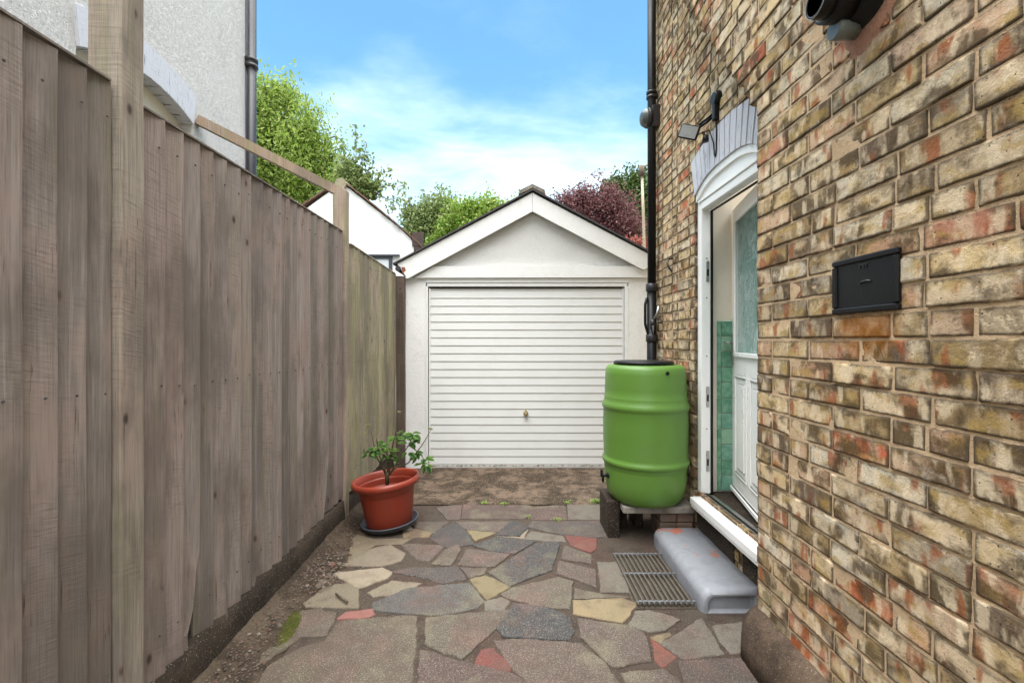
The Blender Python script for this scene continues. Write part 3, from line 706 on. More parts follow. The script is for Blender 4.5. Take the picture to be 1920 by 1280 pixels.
# interior seen through the gap
it = MB(); it.box(XF+.262, 2.6, 3.37, 3.40, H(-1.05), 3.0); it.box(2.6, 2.63, 1.99, 3.40, H(-1.05), 3.0); it.box(XF+.10, XF+.262, DY+DW+.002, DY+DW+.009, H(-1.05), H(1.1)); it.build('inner_wall', M['cream'], house)
it = MB(); it.box(XF+.105, 2.6, 2.0, 3.37, H(-1.10), H(-1.052)); it.build('inner_floor', M['darkconcrete'], house)
tl = MB(); q = random.Random(2)
for i in range(10):
    for j in range(15):
        g_ = q.choice([(.11,.30,.18), (.15,.36,.22), (.09,.26,.16), (.24,.42,.28), (.13,.32,.23)]); tl.cur = (*g_, 0)
        z0 = H(-1.04)+j*.108; x0 = XF+.155+(0 if i == 0 else .029+(i-1)*.108); x1 = x0+(.025 if i == 0 else .104)
        if z0+.105 < H(.16) and i < 3: tl.box(x0, min(x1, XF+.262), DY+DW-.008, DY+DW+.0015, z0, z0+.104, .002)
tl.build('wall_tile', M['tile'], house)

# rendered base below the sill with a vent hole and pipe stub
bs = MB(); bs.box(XF-.012, XF+.01, 2.0, 2.33, .0, .245, .004); bs.box(XF-.010, XF+.01, 2.33, 2.52, .0, .255, .004); bs.box(XF-.014, XF+.01, 2.62, 3.12, .0, .25, .004)
bs.build('door_plinth', M['darkconcrete'], house)
# downpipe at the far corner
dp = MB(); dx, dy = 1.245, 3.98
dp.tube([(dx, dy, .06), (dx, dy, 1.85)], .041, 16); dp.tube([(dx, dy, 1.86), (dx, dy, 5.2)], .036, 16)
dpo = dp.build('downpipe', M['black'], house)
for hz_ in (1.42, 1.86):
    cl_ = MB(); cl_.lathe([(.043, -.035), (.050, -.03), (.050, .03), (.043, .035)], dx, dy, hz_, 20); cl_.build('pipe_collar', M['iron'], dpo)
cl_ = MB()
for hh in (2.13, 2.17): cl_.lathe([(.038, -.012), (.046, -.01), (.046, .01), (.038, .012)], dx, dy, H(hh), 20)
cl_.box(dx, XF+.005, dy-.01, dy+.01, H(2.13), H(2.15)); cl_.build('pipe_bracket', M['iron'], dpo)
cl_ = MB(); cl_.box(dx-.012, XF+.02, dy-.055, dy+.05, H(1.86), H(2.05), .01)
cl_.build('pipe_clamp', M['iron'], dpo)
sp_ = MB(); sp_.tube([(dx-.045, dy-.01, H(.38)), (dx-.060, dy-.01, H(.32)), (dx-.060, dy-.01, H(.15)), (dx-.035, dy-.015, H(.06)), (dx, dy-.02, H(.03))], .012, 8)
sp_.build('branch_pipe', M['black'], dpo)
# ---- things fixed to the house
dome = thing('dome_lamp', 'small glass dome lamp clamped beside the black downpipe at the house corner', 'lamp', (dx-.06, dy, H(1.95)))
b = MB(); prof = [(.002, dx-.105), (.035, dx-.10), (.062, dx-.085), (.078, dx-.055), (.080, dx-.042)]
b.lathe(prof, dy, H(1.95), axis='x', seg=28); b.build('lamp_shade', plain('clouded_plastic', (.09, .10, .10), .2, .3, 10), dome)
b = MB(); b.lathe([(.084, dx-.043), (.084, dx-.020), (.05, dx-.012)], dy, H(1.95), axis='x', seg=28); b.build('lamp_base', M['iron'], dome)
tap = thing('stop_tap', 'weathered grey lever tap standing off the black downpipe', 'tap', (dx, dy-.05, H(.2)))
b = MB(); b.tube([(dx-.01, dy-.03, H(.12)), (dx-.01, dy-.075, H(.13)), (dx-.01, dy-.075, H(.06))], .016, 10); b.lathe([(.022, -.03), (.024, .0), (.018, .03)], dx-.01, dy-.06, H(.16), 12); b.build('valve_body', M['iron'], tap)
b = MB(); b.tube([(dx-.005, dy-.07, H(.19)), (dx+.015, dy-.09, H(.235)), (dx+.03, dy-.10, H(.30))], [.010, .009, .013], 8); b.build('lever', M['chrome'], tap)
hk = MB(); hk.tube([(XF+.01, 3.62, H(.66)), (XF-.03, 3.62, H(.655)), (XF-.045, 3.62, H(.62)), (XF-.03, 3.61, H(.58)), (XF-.012, 3.60, H(.55))], [.008, .008, .009, .008, .004], 8)
tag(hk.build('wall_hook', M['iron']), 'small rusty iron hook in the brickwork between door and downpipe', 'hook')
# floodlight
fl = thing('floodlight', 'black security floodlight with jointed arm above the painted door arch', 'light', (XF, 2.86, H(1.5)))
b = MB(); b.lathe([(.034, XF-.035), (.042, XF-.028), (.045, XF-.005), (.045, XF+.004)], 2.83, H(1.51), axis='x', seg=24); b.box(XF-.035, XF-.003, 2.812, 2.848, H(1.37), H(1.48), .006); b.build('junction_box', M['black'], fl)
b = MB(); b.tube([(XF-.012, 2.86, H(1.435)), (XF-.085, 2.92, H(1.385))], .008, 8); b.tube([(XF-.012, 2.89, H(1.42)), (XF-.085, 2.95, H(1.37))], .008, 8); b.build('arm', M['black'], fl)
hdm = MB(); hdm.box(-.06, .06, -.018, .018, -.043, .043, .006)
hdg = MB(); hdg.box(-.052, .052, -.0215, -.0185, -.036, .036)
rot = Matrix.Rotation(R(24), 4, 'Y') @ Matrix.Rotation(R(-24), 4, 'Z') @ Matrix.Rotation(R(22), 4, 'X')
hp = Vector((XF-.135, 2.95, H(1.355)))
for m_ in (hdm, hdg): m_.xform_last(0, lambda p: hp+(rot @ p))
ho = hdm.build('lamp_head', M['black'], fl); hdg.build('lens', plain('dull_lamp_lens', (.35, .36, .35), .2, .2, 30), ho)
b = MB(); b.lathe([(.018, -.02), (.02, .0), (.016, .018)], XF-.05, 2.90, H(1.29), 14); b.tube([(XF-.06, 2.92, H(1.34)), (XF-.05, 2.90, H(1.30))], .008, 8); b.build('motion_sensor', M['black'], fl)
b = MB(); b.tube([(XF-.09, 2.93, H(1.33)), (XF-.03, 2.89, H(1.34)), (XF-.012, 2.87, H(1.25)), (XF-.012, 2.86, H(1.17)), (XF-.012, 2.845, H(1.155)), (XF-.012, 2.835, H(1.18)), (XF-.012, 2.83, H(1.28)), (XF-.014, 2.83, H(1.38))], .0045, 8); b.build('cable', M['black'], fl)
# soot door plate
pt = thing('soot_door', 'black painted cast iron cover plate set into the near brick wall', 'plate', (XN, 1.38, H(.17)))
b = MB(); y0, y1, z0, z1 = 1.253, 1.51, H(.088), H(.262)
b.box(XN-.006, XN+.004, y0+.02, y1-.02, z0+.018, z1-.018, .002)
b.build('plate', M['black'], pt)
b = MB(); b.box(XN-.0125, XN+.004, y0, y1, z0, z0+.019, .004); b.box(XN-.0125, XN+.004, y0, y1, z1-.019, z1, .004); b.box(XN-.0120, XN+.004, y0, y0+.021, z0+.019, z1-.019, .004); b.box(XN-.0120, XN+.004, y1-.021, y1, z0+.019, z1-.019, .004); b.build('rim', M['black'], pt)
b = MB(); b.tube([(XN-.006, 1.395, H(.178)), (XN-.011, 1.38, H(.181)), (XN-.011, 1.36, H(.182)), (XN-.006, 1.35, H(.18))], .003, 8)
for yy in (1.366, 1.378, 1.392): b.box(XN-.0085, XN-.0058, yy, yy+.003, H(.222), H(.232))
b.box(XN-.0085, XN-.0058, 1.362, 1.398, H(.2325), H(.2345)); b.build('latch', M['iron'], pt)
# boiler flue
fu = thing('boiler_flue', 'black plastic boiler flue projecting from the brick wall at top right', 'flue', (XN, 1.37, H(1.06)))
fy, fz = 1.375, H(1.065)
b = MB()
b.lathe([(.118, XN+.01), (.118, XN-.012), (.108, XN-.02), (.100, XN-.05), (.092, XN-.056), (.078, XN-.06)], fy, fz, axis='x', seg=48); b.build('wall_collar', M['black'], fu)
b = MB(); b.lathe([(.074, XN-.05), (.074, XN-.115), (.066, XN-.12), (.064, XN-.118), (.062, XN-.09)], fy, fz-.022, axis='x', seg=40); b.build('outer_duct', M['black'], fu)
b = MB(); b.lathe([(.03, XN+.0), (.034, XN-.075), (.03, XN-.08)], fy+.03, fz-.10, axis='x', seg=24); b.build('drain_spigot', plain('grey_translucent_plastic', (.15, .17, .17), .3, .2, 20), fu)
b = MB(); b.lathe([(.046, XN-.09), (.046, XN-.155), (.0435, XN-.16), (.038, XN-.16), (.037, XN-.153)], fy-.005, fz-.044, axis='x', seg=40); fo = b.build('flue_terminal', M['black'], fu)
arc = [(XN-.156, fy-.005+.024*math.cos(a), fz-.040+.026*math.sin(a)) for a in [R(110+i*15) for i in range(21)]]
ri = MB(); ri.tube(arc, .0032, 8); ri.tube([(XN-.156, fy-.005, fz-.040+.012), (XN-.156, fy-.005, fz+.012)], .002, 6); ri.tube([(XN-.156, fy-.005, fz-.040-.012), (XN-.156, fy-.005, fz-.080)], .002, 6)
ri.lathe([(.0435, XN-.1595), (.0450, XN-.1618), (.0463, XN-.1595)], fy-.005, fz-.044, axis='x', seg=40)
ri.build('terminal_grille', plain('worn_grey_edge', (.35, .36, .37), .35, .2, 30), fo)
# terracotta coloured cement smeared under the flue (stands a few mm proud)
cm = MB(); cm.smooth = True; cen = Vector((XN, fy, fz)); NR, NA = 4, 56; rr = []
for j in range(NR+1):
    row = []
    for i in range(NA):
        a = 2*math.pi*i/NA; low = max(0, -math.sin(a))
        R1 = .150+.045*low**6+.012*nz(math.cos(a)*3, math.sin(a)*3, 1)+.006*nz(math.cos(a)*9, math.sin(a)*9, 4)
        r_ = .09+(R1-.09)*j/NR
        yy, zz_ = cen.y+r_*math.cos(a), cen.z+r_*math.sin(a)
        row.append(cm.vert((XN-(.009-.012*(j/NR)**3)-.002*nz(yy*40, zz_*40, 1), yy, zz_)))
    rr.append(row)
for j in range(NR):
    for i in range(NA): cm.face((rr[j][i], rr[j][(i+1) % NA], rr[j+1][(i+1) % NA], rr[j+1][i]))
cm.build('cement_patch', M['redmortar'], house)

# ================================================================ STEP, GRATE, BUTT
st = MB(); st.smooth = True
px0, px1, py0, py1, ph = .985, 1.285, 2.325, 3.13, .118
prf = []
for i in range(9):
    a = R(90*i/8); prf.append((px0+.055-.055*math.cos(a), ph-.055+.055*math.sin(a)))
prf = [(px0, -.01)]+prf+[(px1, ph+.004), (px1, -.01)]
rows = []; N = 34
for i in range(N+1):
    y = py0+(py1-py0)*i/N; row = []
    e = min(1, (y-py0)/.03, (py1-y)/.03); dn = (1-math.sqrt(max(0, 1-(1-e)**2)))*.020
    for x, z in prf:
        xx = x+(dn if x < px0+.05 else 0)*.6; row.append(st.vert((xx+.0035*nz(x*8, y*8, z*8), y, z-(dn if z > .03 else 0)+.003*nz(x*7, y*7, 4))))
    rows.append(row)
for i in range(N):
    for j in range(len(prf)-1): st.face((rows[i][j], rows[i][j+1], rows[i+1][j+1], rows[i+1][j]))
st.smooth = False; st.face(rows[-1])
cx_s = (px0+px1)/2; cz_s = ph*.5; prev = rows[0]
for sc_, yy in ((.88, 0.0), (.80, .012), (.70, .018)):
    nr = [st.vert((cx_s+(st.v[r][0]-cx_s)*sc_, py0+yy, cz_s+(st.v[r][2]-cz_s)*(sc_-.08))) for r in rows[0]]
    for j in range(len(nr)): st.face((prev[j], prev[(j+1) % len(nr)], nr[(j+1) % len(nr)], nr[j]))
    prev = nr
st.face(prev[::-1])
tag(st.build('door_step', M['step']), 'grey painted concrete step with red worn patches below the white door', 'step')

gr = thing('drain_grate', 'slatted metal drain grating let into the paving beside the grey step', 'grate', (.82, 2.65, 0))
gx0, gx1, ga, gb = .675, .955, 2.385, 2.93
b = MB()
for i in range(11):
    x = gx0+(gx1-gx0)*i/10; n0 = len(b.v); b.box(x-.0045, x+.0045, ga-.012, gb+.012, .010, .026, .002)
b.build('bar', plain('rusty_bar', (.12, .10, .08), .6, .5, 40, .001), gr)['label'] = 'row of long rusty grating bars'
for yy in (ga+.005, (ga+gb)/2+.02, gb-.005):
    b = MB(); b.tube([(gx0-.012, yy, .024), (gx1+.012, yy, .024)], .0055, 8)
    for i in range(11): x = gx0+(gx1-gx0)*(i+.5)/10; b.box(x-.009, x+.009, yy-.007, yy+.007, .018, .032, .002)
    b.build('cross_rod', plain('galvanised_rod', (.20, .20, .21), .5, .4, 30, metal=.5), gr)
b = MB(); b.box(gx0-.02, gx1+.02, ga-.02, gb+.02, -.03, .0045); b.build('gully', mortarmat('gully_stone', (.085, .068, .05), (.13, .105, .075)), gr)

bx, by = .985, 3.31
stand = thing('butt_stand', 'stone slab on dark blocks and bricks holding up the green water butt', 'stand', (bx, by, 0))
b = MB(); b.box(.785, 1.285, 3.13, 3.62, .205, .252, .006); b.build('slab', M['stonegrey'], stand)
for x0, x1, y0, y1, zt_ in ((.695, .783, 3.22, 3.50, .262), (.80, .88, 3.40, 3.6, .204), (.94, 1.0, 3.40, 3.60, .204)):
    b = MB(); b.box(x0, x1, y0, y1, -.01, zt_, .008); b.build('block', M['darkconcrete'], stand)
q = random.Random(9)
for r_ in range(3):
    for i in range(2):
        x0 = 1.045+i*.118 + (.0 if r_ % 2 else .006)
        b = MB(); b.box(x0, x0+.112, 3.16, 3.37, .002+r_*.067, .002+r_*.067+.062, .005); b.build('brick', mortarmat('pinkish_brick_%d' % (r_*2+i), (.24+q.uniform(-.04,.04), .15, .115), (.17, .12, .09), 40), stand)
butt = thing('water_butt', 'green ribbed plastic water butt with black lid standing beside the brick wall', 'water butt', (bx, by, .252))
K_ = .985
prof = [(.0, 0), (.205, 0), (.235, .012), (.262, .045), (.277, .09), (.285, .15), (.288, .235), (.288, .245), (.291, .250), (.291, .262), (.293, .268), (.300, .275), (.305, .290), (.300, .305), (.294, .312), (.293, .33), (.296, .45), (.297, .56), (.295, .645), (.297, .655), (.305, .668), (.306, .682), (.300, .700), (.292, .712), (.289, .735), (.289, .745), (.286, .750), (.285, .80), (.281, .905), (.276, .945), (.262, .965), (.238, .970), (.20, .972), (.0, .972)]
b = MB(); b.lathe(prof[1:-1], bx, by, .252, 72); b.build('tank', M['green'], butt)
b = MB(); b.lathe([(.205, .972), (.212, .978), (.212, .992), (.200, .998), (.05, 1.0)], bx-.01, by, .252, 48); b.build('lid', M['black'], butt)
b = MB(); b.lathe([(.011, by-.283), (.013, by-.290), (.009, by-.2915), (.008, by-.286)], bx+.07, .252+.925, axis='y', seg=18)
b.xform_last(0, lambda p: p+Vector((0, .012, 0))); b.build('hose_hole', M['black'], butt)
ta = math.radians(188); tx, ty, tz = bx-.283, by-.06, .252+.185
b = MB(); b.tube([(tx+.02, ty, tz), (tx-.045, ty-.01, tz)], .011, 10); b.lathe([(.020, tx-.004), (.020, tx+.012)], ty, tz, axis='x', seg=16); b.tube([(tx-.035, ty-.01, tz+.01), (tx-.035, ty-.01, tz-.045)], .009, 10); b.box(tx-.052, tx-.038, ty-.022, ty+.012, tz-.012, tz+.045, .003); b.build('tap', M['black'], butt)

# ================================================================ POT AND ROSE
pc = Vector((-.895, 3.42, .02)); pr_ = Matrix.Rotation(R(-5.5), 4, 'Y')
def tilt(m_, n0=0): m_.xform_last(n0, lambda p: pc+(pr_ @ p))
b = MB(); b.lathe([(.12, 0), (.195, .004), (.207, .030), (.213, .033), (.213, .039), (.203, .040), (.192, .014), (.12, .012)], 0, 0, 0, 48); tilt(b)
tag(b.build('pot_saucer', M['saucer']), 'round grey plastic saucer under the terracotta pot', 'saucer')
pot = thing('plant_pot', 'large terracotta plastic pot with rolled rim, tilted beside the fence', 'plant pot', pc)
b = MB(); b.lathe([(.10, .016), (.160, .016), (.168, .03), (.205, .285), (.208, .300), (.238, .303), (.250, .315), (.252, .335), (.244, .352), (.232, .354), (.222, .345), (.212, .31), (.19, .20), (.05, .20)], 0, 0, 0, 56); tilt(b); b.build('pot_wall', M['pot'], pot)
b = MB(); b.smooth = True
b.lathe([(.196, .235), (.15, .244), (.06, .250), (.01, .252)], 0, 0, 0, 30); tilt(b)
for i in range(len(b.v)): x, y, z = b.v[i]; b.v[i] = (x, y, z+.008*nz(x*30, y*30, 3))
b.build('soil', M['soil'], pot)
sb = MB(); sb.lathe([(.03, 0), (.034, .012), (.02, .024)], -.75, 3.36, .0, 9); 
tag(sb.build('pebble', M['stonegrey']), 'small stone wedged beneath the pot saucer on its right side', 'stone')
rose = thing('rose_bush', 'small leafy rose plant with pale buds growing in the terracotta pot', 'plant', P(727, 897, 3.42))
base = P(726, 893, 3.42)
stems_px = [[(722,880),(708,860),(702,838),(697,812),(688,800)], [(728,870),(735,842),(741,815),(748,790),(750,774)], [(735,880),(752,856),(768,832),(785,815)], [(742,876),(765,868),(778,852),(790,836),(800,820),(808,806)], [(718,878),(711,850),(706,822),(713,838)], [(728,860),(722,835),(718,832)], [(745,840),(770,835),(790,853),(800,870)], [(716,876),(705,850),(690,845),(684,850)]]
b = MB(); q = random.Random(4); lfp = []
b.tube([base+Vector((0, 0, -.06)), base+Vector((0, 0, .02)), base+Vector((.003, 0, .04))], [.015, .018, .010], 8)
for si, s_ in enumerate(stems_px):
    dz = q.uniform(-.09, .09); pts = [base]
    for i, (x, y) in enumerate(s_): pts.append(P(x, y, 3.42+dz*(i+1)/len(s_)))
    n = len(pts); b.tube(pts, [.0065-.0045*i/(n-1) for i in range(n)], 7)
    for a_, c_ in zip(pts[1:-1], pts[2:]):
        for k2 in range(3): lfp.append(a_.lerp(c_, k2/3))
    lfp.append(pts[-1])
b.build('stem', M['stem'], rose)
def leaf(b, p, dirv, L, wd, up, curl=.25):
    t = dirv.normalized(); s = t.cross(up);
    if s.length < .1: s = t.cross(Vector((1, 0, 0)))
    s.normalize(); nn = s.cross(t).normalized()
    c0 = (q.random(), q.random(), 0, 1); b.cur = c0
    prof_ = [(0, .0), (.25, .85), (.5, 1.0), (.8, .6), (1.0, 0)]
    mid = [b.vert(p+t*L*a-nn*curl*L*a*a) for a, _ in prof_]
    l = [b.vert(p+t*L*a+s*wd*w_*.5+nn*(.12*wd*w_-curl*L*a*a)) for a, w_ in prof_[1:-1]]
    r = [b.vert(p+t*L*a-s*wd*w_*.5+nn*(.12*wd*w_-curl*L*a*a)) for a, w_ in prof_[1:-1]]
    for side in (l, r):
        b.face((mid[0], mid[1], side[0])); b.face((mid[1], mid[2], side[1], side[0])); b.face((mid[2], mid[3], side[2], side[1])); b.face((mid[3], mid[4], side[2]))
b = MB(); b.smooth = True
zone = [(695,845),(690,852),(712,836),(716,850),(728,846),(735,856),(742,822),(752,812),(760,818),(765,830),(775,815),(788,822),(765,848),(780,848),(782,862),(790,870),(798,860),(745,842),(722,858),(705,842),(800,872),(772,812),(720,830),(733,842)]
for x, y in zone:
    c_ = P(x, y, 3.42+q.uniform(-.10, .08))
    for k2 in range(q.choice([3, 4, 5])):
        a = q.uniform(0, 6.28); dv = Vector((math.cos(a), math.sin(a)*.6, q.uniform(-.7, .25)))
        leaf(b, c_+dv*.006, dv, q.uniform(.045, .075), q.uniform(.032, .050), Vector((q.uniform(-.3, .3), -.5, 1)), q.uniform(.05, .4))
b.build('leaves', M['leaf_rose'], rose, fixn=False)
budm = leafmat('pale_new_growth', (.30, .38, .12), (.42, .46, .2), (.5, .5, .28))
for x, y in [(688,798),(686,812),(749,773),(809,806),(692,797),(806,803)]:
    c_ = P(x, y, 3.40); b = MB(); b.smooth = True
    for k2 in range(9):
        a = q.uniform(0, 6.28); dv = Vector((math.cos(a), math.sin(a), q.uniform(-.2, 1))); leaf(b, c_, dv, .020, .014, Vector((0, 0, 1)), .1)
    b.build('bud', budm, rose, fixn=False)

# ================================================================ FENCE
fence = thing('wooden_fence', 'tall weathered feather edge board fence along the left side of the passage', 'fence', (-1.27, 2.4, 0))
XP = -1.25
def wcol(q, mul=1.0, g=0):
    c = q.choice([(.36,.29,.255), (.27,.225,.20), (.42,.345,.31), (.33,.255,.225), (.24,.205,.18)]); v = q.uniform(.74, 1.28)*mul
    return (c[0]*v*(1-g*.12), c[1]*v, c[2]*v*(1-g*.45), q.random())
def panel(y0, y1, top0, top1, bot0, bot1, mat, seed, g=0, notch=(), Xp=XP):
    q = random.Random(seed); b = MB(); y = y0; pb_ = b
    n = round((y1-y0)/.094); wv = (y1-y0)/n; jit = [0]+[q.uniform(-.011, .011) for _ in range(n-1)]+[0]
    for i in range(n):
        a, c_ = y0+i*wv-.004+jit[i], y0+(i+1)*wv+.010+jit[i+1]; a = max(a, y0); c_ = min(c_, y1+.004)
        t_ = ((a+c_)/2-y0)/(y1-y0); top = top0+(top1-top0)*t_+q.uniform(-.004, .004); bot = bot0+(bot1-bot0)*t_+q.uniform(-.004, .004)
        b.cur = wcol(q, .74, g); segs = 26; rows = []
        xo = Xp+q.uniform(-.005, .003); wa = q.uniform(0, 50); rag = (i in notch)
        for k2 in range(segs+1):
            z = bot+(top-bot)*k2/segs
            wav = .0035*nz(wa, z*2.2, seed); e1 = .0018*nz(wa+3, z*16, seed); 
            yr = c_+e1
            ya_ = a
            if rag and k2 < 5: yr = c_-(.085-.016*k2)*(.8+.5*nz(wa, z*30, 2)); ya_ = a
            rows.append([b.vert((xo-.018, ya_, z)), b.vert((xo-.010+wav, ya_, z)), b.vert((xo+.001+wav, (ya_*.45+yr*.55), z)), b.vert((xo+.010+wav, yr, z)), b.vert((xo-.004, yr, z))])
        for r0, r1 in zip(rows[:-1], rows[1:]):
            for j in range(4): b.face((r0[j], r1[j], r1[j+1], r0[j+1]))
        b.face(rows[-1]); b.face(rows[0][::-1])
    nl = pb_; nl.cur = (.03, .028, .03, .1)
    for i in range(n):
        yy = y0+(i+.85)*wv
        for zz_ in (top0-.10, (top0+bot0)/2+.05, bot0+.17):
            nl.lathe([(.0042, Xp+.0100), (.0028, Xp+.0135)], yy+q.uniform(-.01, .01), zz_+q.uniform(-.012, .012), axis='x', seg=7)
    o = b.build('fence_panel', mat, fence, fixn=False)
    b = MB(); b.cur = wcol(q, .9); n0 = 0
    b.prism([(Xp-.022, y0, top0+.003), (Xp+.011, y0, top0+.003), (Xp+.011, y1, top1+.003), (Xp-.022, y1, top1+.003)], (0, 0, .007)); b.build('capping_strip', mat, o)
    for zz_ in (top0-.12, (top0+bot0)/2, bot0+.15):
        b = MB(); b.cur = wcol(q, .6); b.box(Xp-.055, Xp-.0145, y0, y1, zz_-.02, zz_+.02); b.build('batten', M['woodd'], o)
panel(-.45, 1.418, H(.79), H(.807), H(-1.20), H(-1.20), M['wood'], 11)
panel(1.535, 3.392, H(.790), H(.815), H(-1.215), H(-1.165), M['wood'], 12, notch=(2, 7, 16))
panel(3.49, 4.86, H(.742), H(.718), H(-1.16), H(-1.15), M['woodg'], 13, g=1, Xp=-1.222)
q = random.Random(21)
def post(x0, x1, y0, y1, z1, mat=M['wood'], cham=0, col=None, lab=None):
    b = MB(); b.cur = col or wcol(q, 1.1)
    xs = [x0, x1]; segs = 30; bv = .006
    rows = []
    for k2 in range(segs+1):
        z = -.05+(z1+.05)*k2/segs; j = .003*nz(x0, z*2, 5); s = (cham if k2 == segs else 0)
        if cham and k2 == segs: z = z1
        rows.append([b.vert(p) for p in ((x0+bv+j, y0, z), (x1-bv+j-s, y0+0, z), (x1+j-s, y0+bv, z), (x1+j-s, y1-bv, z), (x1-bv+j-s, y1, z), (x0+bv+j, y1, z), (x0+j, y1-bv, z), (x0+j, y0+bv, z))])
        if cham and k2 == segs-1:
            for r_ in rows[-1]: x, y, zz_ = b.v[r_]; b.v[r_] = (x, y, z1-cham*.9)
    b.smooth = False
    for r0, r1 in zip(rows[:-1], rows[1:]):
        for i in range(8): b.face((r0[i], r0[(i+1) % 8], r1[(i+1) % 8], r1[i]))
    b.face(rows[-1]); b.face(rows[0][::-1])
    o = b.build('fence_post', mat, fence)
    if lab: o['label'] = lab
    return o
post(-1.330, -1.222, 1.432, 1.527, 3.3, col=(.33, .28, .22, .3), lab='tall pale fence post nearest the camera')
post(-1.323, -1.223, 3.405, 3.480, H(1.155), mat=M['woodg'], cham=.025, col=(.36, .27, .19, .7), lab='middle fence post with rounded top corner carrying the rail')
post(-1.215, -1.122, 4.868, 4.93, H(.70), mat=M['woodd'], col=(.09, .055, .04, .5), lab='dark brown end post beside the garage')
post(-1.330, -1.235, -.56, -.455, 3.3, lab='fence post behind the camera')
# rail bracing the middle post to the neighbouring house
b = MB(); b.cur = (.34, .24, .15, .4); a = Vector((-2.19, 3.20, H(1.555))); c_ = Vector((-1.27, 3.44, H(1.120)))
dv = (c_-a); sd_ = dv.cross(Vector((0, 0, 1))).normalized()*.026; up_ = sd_.cross(dv).normalized()*.032
for p in ([a-sd_-up_, a+sd_-up_, a+sd_+up_, a-sd_+up_],): b.prism([tuple(x) for x in p], tuple(dv))
b.build('brace_rail', M['woodg'], fence)
# low retaining kerb under the fence
kb = MB(); kb.smooth = True; N = 90; rows = []
prf = [(-1.40, .262), (-1.262, .262), (-1.238, .250), (-1.232, .12), (-1.226, -.02)]
for i in range(N+1):
    y = -.5+5.35*i/N; rows.append([kb.vert((x+.006*nz(y*6, z*8, 2)+.004*nz(y*20, z*20, 5), y, z-.02*(1 if z > .2 else 0)+.012*nz(y*4, x*4, 7)*(z > .1)-(.03 if z > .2 and y < 3.6 else 0))) for x, z in prf])
for i in range(N):
    for j in range(len(prf)-1): kb.face((rows[i][j], rows[i+1][j], rows[i+1][j+1], rows[i][j+1]))
tag(kb.build('kerb', M['darkconcrete'], fixn=False), 'low dark earth stained kerb wall under the wooden fence', 'kerb')

# ================================================================ RUBBLE, MOSS, WEEDS
def rocks(n, fn, smin, smax, seed, name, mat, label):
    q = random.Random(seed); b = MB(); pts = [(0,0,1),(0,0,-1),(1,0,0),(-1,0,0),(0,1,0),(0,-1,0)]
    fs = [(0,2,4),(0,4,3),(0,3,5),(0,5,2),(1,4,2),(1,3,4),(1,5,3),(1,2,5)]
    for i in range(n):
        x, y, z = fn(q); s = q.uniform(smin, smax)**1.0*q.uniform(.5, 1); 
        col = q.choice([(.22,.17,.13),(.15,.11,.08),(.20,.09,.065),(.26,.21,.17),(.14,.11,.08),(.20,.155,.115),(.12,.09,.07)]); b.cur = (*col, .1)
        rot = Matrix.Rotation(q.uniform(0, 6), 3, 'Z') @ Matrix.Rotation(q.uniform(-.6, .6), 3, 'X')
        ids = []
        for p in pts: v = rot @ Vector((p[0]*s*q.uniform(.6, 1.2), p[1]*s*q.uniform(.5, 1), p[2]*s*q.uniform(.3, .6))); ids.append(b.vert((x+v.x, y+v.y, z+v.z)))
        for f in fs: b.face([ids[k2] for k2 in f])
    o = b.build(name, mat); o['kind'] = 'stuff'; o['label'] = label; o['category'] = name; return o
def gfn(q):
    y = q.choice([q.gauss(2.75, .16), q.uniform(1.6, 3.4), q.gauss(2.05, .25)]); x = -1.20+abs(q.gauss(0, .10))
    return x, y, dh(x, y)+.005
rocks(900, gfn, .004, .013, 5, 'rubble', M['paving'], 'loose pink and white stone chips scattered along the fence foot')
rocks(70, lambda q: (GP(612, 1085).x+q.gauss(0, .05), GP(612, 1085).y+q.gauss(0, .12), .03), .010, .020, 15, 'broken_brick_chips', M['paving'], 'cluster of pinkish broken brick chips at the fence foot')
rocks(420, lambda q: (q.uniform(-1.05, 1.15), 3.82+abs(q.gauss(0, .35)), .014), .003, .008, 8, 'grit', M['paving'], 'scattered pale grit on the concrete before the garage')
mm = MB(); mm.smooth = True
c0 = GP(545, 1180); NA = 30; rr = []
for j in range(7):
    row = []
    for i in range(NA):
        a = 2*math.pi*i/NA; r_ = j/6*(1+.35*nz(math.cos(a)*2, math.sin(a)*2, 8))
        x = c0.x+.055*r_*math.cos(a)-.02*r_*math.sin(a); y = c0.y+.17*r_*math.sin(a)
        row.append(mm.vert((x, y, dh(x, y)+.016*(1-(j/6)**2)-.006+.004*nz(x*60, y*60, 1))))
    rr.append(row)
for j in range(6):
    for i in range(NA): mm.face((rr[j][i], rr[j][(i+1) % NA], rr[j+1][(i+1) % NA], rr[j+1][i]))
mo = mm.build('moss', M['moss']); mo['kind'] = 'stuff'; mo['label'] = 'patch of olive green moss on the dirt by the fence'; mo['category'] = 'moss'
b = MB(); pgs = [(645,1110),(660,1122)]; b.tube([GP(630,1112,.02), GP(652,1128,.02)], .006, 6); tag(b.build('stick', M['bark']), 'short brown broken stick lying on the paving near the fence', 'stick')
q = random.Random(31)
def weed(x, y, n, sz, lab, wide):
    b = MB(); c_ = GP(x, y, .012)
    for i in range(n):
        a = q.uniform(0, 6.28); p = c_+Vector((q.gauss(0, wide), q.gauss(0, .018), 0)); dv = Vector((math.cos(a)*.7, math.sin(a)*.7, q.uniform(.4, 1.3)))
        leaf(b, p, dv, sz*q.uniform(.6, 1.2), sz*.38, Vector((0, 0, 1)), .3)
    o = b.build('weed', M['leaf_lime'], fixn=False); tag(o, lab, 'weed', 'weeds in the paving joints')
weed(1128, 941, 130, .035, 'bright green weed tuft beside the water butt stand, largest of the weeds', .045)
weed(1064, 942, 40, .018, 'small green weed in the joint midway along the far paving edge', .015)
